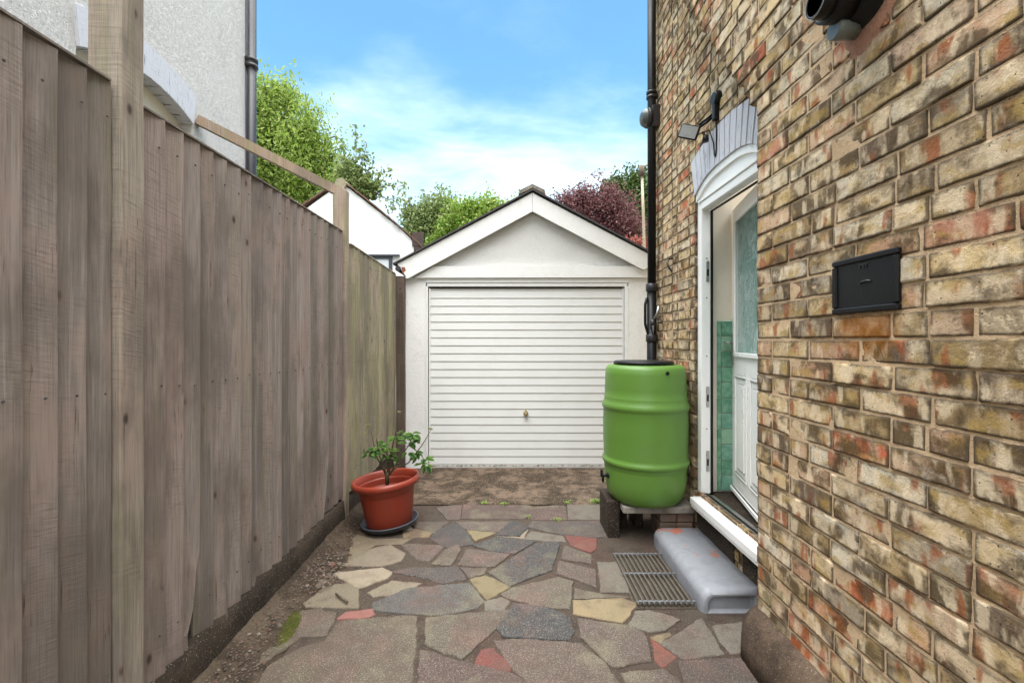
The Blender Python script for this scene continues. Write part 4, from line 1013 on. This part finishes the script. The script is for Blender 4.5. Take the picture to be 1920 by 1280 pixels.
weed(946, 944, 45, .016, 'small green weed in front of the garage door centre', .02)
weed(908, 942, 40, .016, 'small green weed at the left end of the weedy joint', .018)
weed(1045, 974, 45, .015, 'low green weed in the long straight joint between the slabs', .018)
weed(991, 968, 25, .015, 'thin yellowish weed in the joint nearest the paving centre', .008)

# ================================================================ GARAGE
ZG = 4.94
def G(x, y, dz=0): return ((x-955)*ZG/F, ZG+dz, EYE+(640-y)*ZG/F)
gar = thing('garage', 'small white gabled garage with ribbed up and over door at the passage end', 'garage', (.2, ZG, 0))
gx = lambda x: (x-955)*ZG/F
gz = lambda y: EYE+(640-y)*ZG/F
b = MB()
b.box(gx(760), gx(799), ZG, ZG+.2, 0.0, gz(521), .004); b.box(gx(1178), gx(1228), ZG+.001, ZG+.2, 0.0, gz(521), .004)
b.box(gx(760), gx(760)+.12, ZG+.2, ZG+5, 0, gz(505)); b.box(gx(1228)-.12, gx(1228), ZG+.2, ZG+5, 0, gz(505)); b.box(gx(760)+.121, gx(1228)-.121, ZG+4.85, ZG+4.99, 0, gz(480))
gw = b.build('wall', M['smoothrender'], gar)
b = MB(); b.prism([G(790, 523, .01), G(1215, 523, .01), G(1215, 500, .01), G(997, 380, .01), G(780, 500, .01)], (0, .15, 0)); b.build('gable', M['stucco'], gar)
def board(name, pts, y, th_, lab=None):
    b = MB(); b.prism([(gx(x), y, gz(yy)) for x, yy in pts], (0, th_, 0)); o = b.build(name, M['trimpaint'], gar)
    if lab: o['label'] = lab
board('bargeboard', [(748,497),(767,524),(997.5,400),(997.5,366)], ZG-.075, .03, 'left sloping white bargeboard')
board('bargeboard', [(998,366),(998,400),(1203,508),(1225,495),(1222,484)], ZG-.075, .03, 'right sloping white bargeboard')
b = MB(); b.prism([(gx(778), ZG-.035, gz(521.5)), (gx(1180), ZG-.035, gz(521)), (gx(1200), ZG-.035, gz(508)), (gx(1190), ZG-.035, gz(500)), (gx(815), ZG-.035, gz(500))], (0, .035, 0)); b.build('lintel_board', M['trimpaint'], gar)
b = MB(); b.box(gx(1180), gx(1228), ZG-.034, ZG-.001, gz(521), gz(499.5)); b.build('lintel_board', M['trimpaint'], gar)
b = MB()
b.box(gx(799), gx(1178), ZG-.012, ZG+.1, gz(530), gz(522), .002); b.box(gx(801), gx(1176), ZG-.004, ZG+.10, gz(537), gz(530.3), .002)
b.box(gx(799), gx(802.5), ZG-.01, ZG+.1, 0, gz(537.2), .001); b.box(gx(1171), gx(1178), ZG-.010, ZG+.1, 0, gz(537.2), .002)
b.build('door_frame', M['trimpaint'], gar)
# up and over door: extruded ribbed profile
b = MB(); x0, x1 = gx(804), gx(1170); zb, zt = gz(879), gz(541)
pr2 = []; z = zb+.02; pitch = .0862; yb_ = ZG+.030
prof = [(zb, yb_+.02), (zb, yb_-.004), (zb+.018, yb_-.004), (zb+.020, yb_+.004)]
z = zb+.045
prof.append((z-.004, yb_+.004))
while z < zt-.03:
    zn = min(z+pitch, zt)
    prof += [(z, yb_-.006), (z+.006, yb_-.0075), (zn-.008, yb_-.002), (zn-.0055, yb_+.003), (zn-.003, yb_+.0028)]
    z = zn
prof += [(zt, yb_-.004), (zt, yb_+.02)]
l = [b.vert((x0, y, zz_)) for zz_, y in prof]; r = [b.vert((x1, y, zz_)) for zz_, y in prof]
for i in range(len(prof)-1): b.face((l[i], r[i], r[i+1], l[i+1]))
gd = b.build('garage_door', M['doormetal'], gar, fixn=False)
b = MB(); b.box(x0+.017, x1-.017, yb_-.0065, yb_+.004, zb+.019, zb+.043, .001); b.build('bottom_rail', plain('mouldy_white_metal', (.66, .65, .61), .5, .95, 30, .001, dc=(.07, .06, .04)), gd)
for e0 in (x0, x1-.016): b = MB(); b.box(e0, e0+.016, ZG+.012, ZG+.045, zb-.002, zt+.002); b.build('door_edge', M['doormetal'], gd)
b = MB(); b.box(gx(800), gx(1172), ZG+.06, ZG+.08, 0, gz(528)); b.build('door_backing', M['iron'], gar)
hx_, hz_ = gx(986), gz(775)
b = MB(); b.lathe([(.012, ZG-.002), (.026, ZG-.002), (.026, ZG+.026)], hx_, hz_, axis='y', seg=20); n0 = len(b.v)
b.box(hx_-.006, hx_+.006, ZG-.025, ZG-.002, hz_+.015, hz_+.055, .002); b.lathe([(.008, ZG-.025), (.018, ZG-.028), (.018, ZG-.014), (.008, ZG-.004)], hx_, hz_-.006, axis='y', seg=16); b.build('handle', M['brass'], gd)
# roof
b = MB()
def rs(px_, py_): return (gx(px_), gz(py_))
for (ax, az_), (bx_, bz_) in ((rs(741, 499), rs(998, 362)), (rs(998, 362), rs(1232, 486))):
    n = 14
    b.prism([(ax, ZG-.10, az_), (bx_, ZG-.10, bz_), (bx_, ZG-.10, bz_+.018), (ax, ZG-.10, az_+.018)], (0, 5.15, 0))
roofo = b.build('roof', M['tilegrey'], gar)
b = MB(); b.prism([G(972, 370, -.09), G(974, 362, -.09), G(997, 350, -.09), G(1020, 361, -.09), G(1022, 370, -.09), G(998, 357, -.09)], (0, 5.1, 0))
b.build('ridge_tile', M['stonegrey'], roofo)
b = MB(); b.lathe([(.03, ZG-.09), (.032, ZG+5)], gx(750), gz(506), axis='y', seg=14); b.build('gutter', M['iron'], gar)
b = MB(); b.prism([G(756, 503, -.079), G(757, 515, -.079), G(764, 509, -.079), G(762, 503, -.079)], (0, .05, 0)); b.build('gutter_bracket', plain('rust', (.25, .09, .05), .8, .3), gar)

# ================================================================ LEFT HOUSE
XL, YL1 = -2.2, 3.79
lh = thing('rendered_house', 'neighbouring house with white roughcast wall behind the fence', 'house', (-2.6, 2.0, 0))
wy, ww_ = 2.73, .42
b = MB()
def quadw(y0, y1, z0, z1): b.box(XL-.22, XL, y0, y1, z0, z1)
quadw(-1.2, wy-ww_, 0, 4.55); quadw(wy+ww_, YL1, 0, 4.55); 
K = 16
for i in range(K):
    t0, t1 = -1+2*i/K, -1+2*(i+1)/K
    z_a, z_b = H(1.60+.12*(1-t0*t0)), H(1.60+.12*(1-t1*t1))
    b.prism([(XL, wy+t0*ww_, z_a), (XL, wy+t1*ww_, z_b), (XL, wy+t1*ww_, 4.55), (XL, wy+t0*ww_, 4.55)], (-.22, 0, 0))
quadw(wy-ww_, wy+ww_, 0, 1.9)
b.box(-6.5, XL-.221, YL1-.22, YL1-.001, 0, 4.55)
bmw = b.build('wall', M['roughcast'], lh)
arch(lh, 'window_arch', XL+.0, -.020, -.13, wy, ww_, ww_+.02, 1.495, 1.60, 1.70, 1.79, 11, M['arch'], XL-.03)
b = MB(); b.box(XL-.14, XL-.08, wy-ww_+.001, wy-ww_+.06, 1.905, H(1.6)); b.box(XL-.14, XL-.08, wy+ww_-.06, wy+ww_-.001, 1.905, H(1.6)); b.box(XL-.139, XL-.081, wy-ww_+.06, wy+ww_-.06, H(1.36), H(1.68)); b.box(XL-.14, XL-.08, wy-ww_+.06, wy+ww_-.06, 1.905, 1.97)
wo = b.build('window_frame', M['cream'], lh)
b = MB(); b.box(XL-.12, XL-.11, wy-ww_+.06, wy+ww_-.06, 1.97, H(1.36)); b.build('pane', M['white_window'], wo)
b = MB(); lx, ly = -2.175, 3.83
b.tube([(lx, ly, .02), (lx, ly, 4.9)], .042, 16)
lo_ = b.build('downpipe', M['pipepurple'], lh)
b = MB()
for hh in (2.31, 2.36): b.lathe([(.044, -.018), (.056, -.014), (.056, .010), (.044, .014)], lx, ly, H(hh), 20)
b.lathe([(.049, -.03), (.049, .03)], lx, ly, H(2.335), 20); b.box(lx-.06, lx-.03, ly-.055, ly-.03, H(2.29), H(2.33), .004); b.build('pipe_collar', M['iron'], lo_)

# ================================================================ WHITE OUTBUILDING BEHIND
ZO = 7.0
def O(x, y, dz=0): p = P(x, y, ZO); return (p.x, p.y+dz, p.z)
ob = thing('white_cottage', 'white rendered gable building with clay tiled roof beyond the fence', 'building', (-2.6, ZO, 0))
b = MB()
eaveR, apex = O(776, 455), O(641, 343)
eL = (apex[0]-(eaveR[0]-apex[0])*1.15, ZO, apex[2]-(apex[2]-eaveR[2])*1.0)
b.prism([(eL[0], ZO, 0), (eaveR[0], ZO, 0), (eaveR[0], ZO, O(0, 462)[2]), O(770, 447), O(745, 424), O(700, 389), apex, (eL[0], ZO, eL[2])], (0, .2, 0)); b.box(eaveR[0]-.2, eaveR[0], ZO+.2, ZO+4, 0, O(0, 462)[2])
b.build('wall', M['smoothrender'], ob)
rb = MB(); q = random.Random(6)
cur = [(641, 341), (660, 352), (682, 369), (705, 387), (728, 406), (750, 425), (770, 442), (788, 458), (802, 474)]
left = [(641, 341), (620, 351), (600, 364), (580, 378), (560, 392), (540, 406)]
for line, sgn in ((cur, 1), (left, -1)):
    for (ax, ay), (cx_, cy_) in zip(line[:-1], line[1:]):
        for k2 in range(2):
            u0, u1 = k2/2, (k2+1)/2
            p0 = O(ax+(cx_-ax)*u0, ay+(cy_-ay)*u0+q.uniform(-.6, .6)); p1 = O(ax+(cx_-ax)*u1+sgn*1.5, ay+(cy_-ay)*u1+q.uniform(0, 1.2)+1.6)
            for row in range(2):
                y0 = ZO-.05+q.uniform(-.02, .02) if row == 0 else ZO+.2
                rb.prism([(p0[0], y0, p0[2]-.012), (p1[0], y0, p1[2]-.012), (p1[0], y0, p1[2]+.014), (p0[0], y0, p0[2]+.014)], (0, .249 if row == 0 else 3.9, 0))
rf = rb.build('roof', M['tilered'], ob)
b = MB(); b.lathe([(.085, ZO-.06), (.09, ZO+4)], apex[0], apex[2]-.03, axis='y', seg=20); b.build('ridge_tile', plain('lichen_ridge', (.30, .26, .17), .85, .6, 18, .003), rf)
b = MB(); b.box(O(776, 0)[0]-.02, O(793, 0)[0], ZO-.03, ZO+.05, O(0, 462)[2], O(0, 436)[2]); b.box(O(777, 0)[0], O(790, 0)[0], ZO-.03, ZO+3.8, O(0, 470)[2], O(0, 463)[2]); b.build('eaves_timber', plain('rotten_timber', (.07, .045, .035), .85, .5), ob)
b = MB(); b.lathe([(.04, ZO-.05), (.04, ZO+3.9)], O(796, 0)[0], O(0, 468)[2], axis='y', seg=14); b.build('gutter', M['iron'], ob)
b = MB(); b.box(O(680, 0)[0], O(750, 0)[0], ZO-.05, ZO-.001, O(0, 481)[2], O(0, 478)[2]); b.box(O(690, 0)[0], O(736, 0)[0], ZO-.03, ZO-.002, O(0, 486)[2], O(0, 481.2)[2]); b.box(O(730, 0)[0], O(736, 0)[0], ZO-.031, ZO-.002, O(0, 560)[2], O(0, 486.2)[2]); wn = b.build('window', M['window_dark'], ob)
b = MB(); b.box(O(690, 0)[0], O(730, 0)[0], ZO-.015, ZO-.003, O(0, 560)[2], O(0, 486)[2]); b.build('pane', M['white_window'], wn)

pole = thing('washing_line_post', 'thin pale wooden pole rising beside the black downpipe near the garage', 'pole', (gx(1206), 5.3, 0))
def PP(x, y, z): p = P(x, y, z); return (p.x, p.y, p.z)
b = MB(); b.cur = (.5, .4, .28, .1); b.tube([(PP(1211, 600, 5.3)[0], 5.3, 0), PP(1209, 500, 5.3), PP(1206, 400, 5.3), PP(1203.5, 325, 5.3)], [.02, .018, .016, .015], 10); b.build('pole', plain('pale_pole', (.55, .46, .34), .6, .3), pole)
b = MB(); b.tube([PP(1203, 330, 5.3), PP(1202.5, 311, 5.3)], [.036, .030], 10); b.tube([PP(1203, 318, 5.3), PP(1214, 309, 5.3)], .012, 8); b.build('pulley', M['stonegrey'], pole)

# ================================================================ TREES
def tree(name, label, base, blobs, nleaf, lsz, mat, sprays=(), seed=1, lean=.0, droop=.3, trunk_r=.15, aspect=.5, clump=38):
    rs_ = np.random.RandomState(seed); q = random.Random(seed)
    t = thing(name, label, 'tree', base, group=None)
    tb = MB(); base = Vector(base); bl = [(Vector(c_), r) for c_, r in blobs]
    cen = sum((c_ for c_, r in bl), Vector())/len(bl); fork = base.lerp(cen, .55)
    tb.tube([base-Vector((0, 0, .1)), base.lerp(fork, .5)+Vector((q.uniform(-.1, .1), 0, 0)), fork], [trunk_r, trunk_r*.8, trunk_r*.6], 10)
    L = []
    for c_, r in bl:
        mid = fork.lerp(c_, .5)+Vector((q.uniform(-.2, .2), q.uniform(-.2, .2), q.uniform(0, .25)))*r
        tb.tube([fork, mid, c_], [trunk_r*.5, trunk_r*.28, trunk_r*.12], 7)
        for k2 in range(9):
            d_ = Vector(rs_.normal(size=3)).normalized(); tip = c_+d_*r*q.uniform(.75, 1.1); tip.z += abs(d_.z)*0
            m2 = c_.lerp(tip, .5)+Vector(rs_.normal(size=3))*r*.06; tb.tube([c_, m2, tip], [trunk_r*.11, trunk_r*.06, .006], 5, cap=False)
    vol = np.array([r**2.2 for c_, r in bl]); vol /= vol.sum()
    P_ = []
    for (c_, r), f in zip(bl, vol):
        n = int(nleaf*f); nc = max(6, int(n/clump))
        # clumps placed mostly towards the blob's surface
        d_ = rs_.normal(size=(nc, 3)); d_ /= np.linalg.norm(d_, axis=1)[:, None]; rad = r*(rs_.rand(nc)**.5)*(1+.33*rs_.normal(size=nc))
        cc_ = np.array(c_)+d_*rad[:, None]; cc_[:, 2] += 0
        idx = rs_.randint(0, nc, n); sp = r*.085+lsz*.75
        pp = cc_[idx]+rs_.normal(size=(n, 3))*np.array([sp, sp, sp*(1+droop)])
        br = np.clip(.5+.35*rs_.normal(size=nc), 0, 1)[idx]
        P_.append(np.hstack([pp, br[:, None]]))
    for pts in sprays:
        pts = [Vector(p) for p in pts]; tb.tube(pts, [max(.006, trunk_r*.12*(1-i/len(pts))) for i in range(len(pts))], 5, cap=False)
        for a, c_ in zip(pts[:-1], pts[1:]):
            nn = int((c_-a).length/lsz*7)
            u = rs_.rand(nn)[:, None]; pp = np.array(a)*(1-u)+np.array(c_)*u+rs_.normal(size=(nn, 3))*lsz*.75
            P_.append(np.hstack([pp, rs_.rand(nn)[:, None]]))
    tb.build('trunk', M['bark'], t)
    Q = np.vstack(P_); n = len(Q); p = Q[:, :3]
    up = rs_.normal(size=(n, 3)); up[:, 2] += .9; up /= np.linalg.norm(up, axis=1)[:, None]
    tdir = rs_.normal(size=(n, 3)); tdir[:, 2] -= droop*2.2; tdir -= up*(tdir*up).sum(1)[:, None]; tdir /= np.linalg.norm(tdir, axis=1)[:, None]
    sdir = np.cross(up, tdir); s = lsz*(.6+.8*rs_.rand(n))[:, None]
    v = np.empty((n, 6, 3)); 
    v[:, 0] = p-tdir*s*.5; v[:, 1] = p-tdir*s*.15+sdir*s*aspect*.5+up*s*.06; v[:, 2] = p+tdir*s*.2+sdir*s*aspect*.42+up*s*.04; v[:, 3] = p+tdir*s*.55-up*s*.12; v[:, 4] = p+tdir*s*.2-sdir*s*aspect*.42+up*s*.04; v[:, 5] = p-tdir*s*.15-sdir*s*aspect*.5+up*s*.06
    v = v.reshape(-1, 3)-np.array(t.location)
    i0 = np.arange(n)*6; F_ = np.empty((n*2, 4), dtype=np.int32); F_[0::2] = np.stack([i0, i0+1, i0+2, i0+3], 1); F_[1::2] = np.stack([i0, i0+3, i0+4, i0+5], 1)
    me = bpy.data.meshes.new('crown'); me.vertices.add(n*6); me.vertices.foreach_set('co', v.ravel().astype(np.float32)); me.loops.add(n*8); me.loops.foreach_set('vertex_index', F_.ravel()); me.polygons.add(n*2); me.polygons.foreach_set('loop_start', np.arange(n*2, dtype=np.int32)*4); me.update(calc_edges=True)
    ca = me.color_attributes.new('col', 'FLOAT_COLOR', 'POINT'); colr = np.zeros((n, 6, 4), dtype=np.float32); colr[:, :, 0] = Q[:, 3][:, None]; colr[:, :, 1] = rs_.rand(n)[:, None]; colr[:, :, 3] = 1; ca.data.foreach_set('color', colr.ravel())
    me.materials.append(mat); o = bpy.data.objects.new('crown', me); COL.objects.link(o); o.parent = t
    return t
def BL(z, *ls): return [(P(x, y, z+dz), r*z/F) for x, y, r, dz in ls]
tree('ash_tree', 'large fresh green tree rising behind the white house corner and fence', (-6.6, 12.2, 0),
     BL(12, (455,330,70,0), (500,300,75,.5), (470,230,65,0), (515,225,60,0), (560,270,65,0), (596,318,44,.4), (570,350,60,0), (500,185,32,0), (535,190,30,0), (584,252,26,0), (620,300,20,0), (632,345,34,0), (520,370,60,0), (420,260,80,.5), (540,310,65,1.0), (480,270,70,1.0)),
     43000, .105, M['leaf_green'], sprays=[[P(610,262,12), P(628,256,12), P(640,262,12)], [P(620,285,12), P(646,276,12), P(654,284,12)], [P(575,215,12), P(592,200,12), P(598,212,12)], [P(515,180,12), P(512,152,12)], [P(480,190,12), P(482,158,12), P(486,148,12)], [P(500,200,12), P(498,165,12), P(492,138,12)], [P(540,200,12), P(545,175,12), P(552,160,12)], [P(590,240,12), P(602,222,12)], [P(560,200,12), P(575,190,12), P(580,210,12)], [P(505,190,12), P(520,160,12), P(535,158,12)]], seed=3, droop=.75, trunk_r=.2, aspect=.36)
tree('whippy_tree', 'sparse tree with long thin upright shoots above the white cottage roof', (-3.4, 10.5, 0),
     BL(10, (655,335,20,0), (675,350,18,0), (695,355,14,0), (648,305,9,0), (665,318,10,0)), 2200, .085, M['leaf_grey'],
     sprays=[[P(660,340,10), P(668,290,10), P(667,236,10)], [P(668,330,10), P(680,300,10), P(688,268,10)], [P(680,345,10), P(700,325,10), P(730,322,10), P(736,318,10)], [P(690,350,10), P(715,345,10), P(745,352,10), P(760,345,10)], [P(660,330,10), P(645,290,10), P(640,262,10)], [P(675,340,10), P(698,312,10), P(700,296,10)], [P(735,400,10), P(738,375,10)], [P(755,400,10), P(768,370,10)], [P(700,360,10), P(730,375,10), P(742,372,10)], [P(668,300,10), P(690,290,10)]], seed=5, droop=.1, trunk_r=.09, aspect=.6)
tree('garden_tree', 'bushy grey green tree with wispy dark twigs between cottage and garage roofs', (-2.0, 14, 0),
     BL(14, (800,415,34,0), (830,400,30,0), (785,440,30,0), (840,430,34,0), (815,455,40,0), (770,400,12,0)), 24000, .09, M['leaf_grey'],
     sprays=[[P(820,390,14), P(826,365,14), P(820,346,14)], [P(800,395,14), P(798,370,14), P(790,358,14)], [P(840,385,14), P(850,365,14)], [P(785,410,14), P(770,388,14), P(765,375,14)], [P(755,420,14), P(768,395,14), P(770,370,14)]], seed=6, trunk_r=.12)
tree('lime_tree', 'bright lime green bushy tree just left of the garage ridge', (-.8, 13, 0),
     BL(13, (870,412,30,0), (895,400,26,0), (920,400,24,0), (885,440,38,0), (850,450,30,0), (940,410,26,0), (920,430,40,0), (830,468,26,0)), 27000, .09, M['leaf_lime'],
     sprays=[[P(905,395,13), P(909,376,13)], [P(870,395,13), P(866,382,13)], [P(945,398,13), P(952,385,13)], [P(925,395,13), P(930,376,13)]], seed=7, trunk_r=.12)
tree('copper_plum_tree', 'dark purple leaved tree behind the right slope of the garage roof', (2.3, 12, 0),
     BL(12, (1060,390,26,0), (1090,375,26,0), (1120,385,34,0), (1145,375,26,0), (1160,410,38,0), (1125,425,40,0), (1180,440,32,0), (1090,415,36,0), (1060,420,30,0)), 22000, .07, M['leaf_purple'],
     sprays=[[P(1050,385,12), P(1048,362,12)], [P(1080,365,12), P(1084,350,12)], [P(1125,360,12), P(1128,345,12)], [P(1150,360,12), P(1146,350,12)], [P(1060,375,12), P(1066,360,12)]], seed=8, trunk_r=.13, aspect=.45)
tree('yew_tree', 'dark green conifer like tree behind the purple tree beside the downpipe', (4.4, 16, 0),
     BL(16, (1175,365,30,0), (1195,345,22,0), (1200,375,30,0), (1185,400,34,0), (1205,430,34,0), (1150,355,16,0), (1138,350,9,0), (1225,380,40,0), (1220,440,40,0)), 34000, .10, M['leaf_dark'],
     sprays=[[P(1140,355,16), P(1134,335,16)], [P(1170,345,16), P(1166,328,16)], [P(1190,335,16), P(1188,324,16)]], seed=9, trunk_r=.16)
tree('red_shrub', 'low bright red shrub peeping over the garage roof next to the downpipe', (2.9, 10.9, 0),
     BL(10.6, (1192,462,13,0), (1207,470,13,0), (1180,474,10,0)), 2200, .07, M['leaf_red'], seed=10, trunk_r=.05)
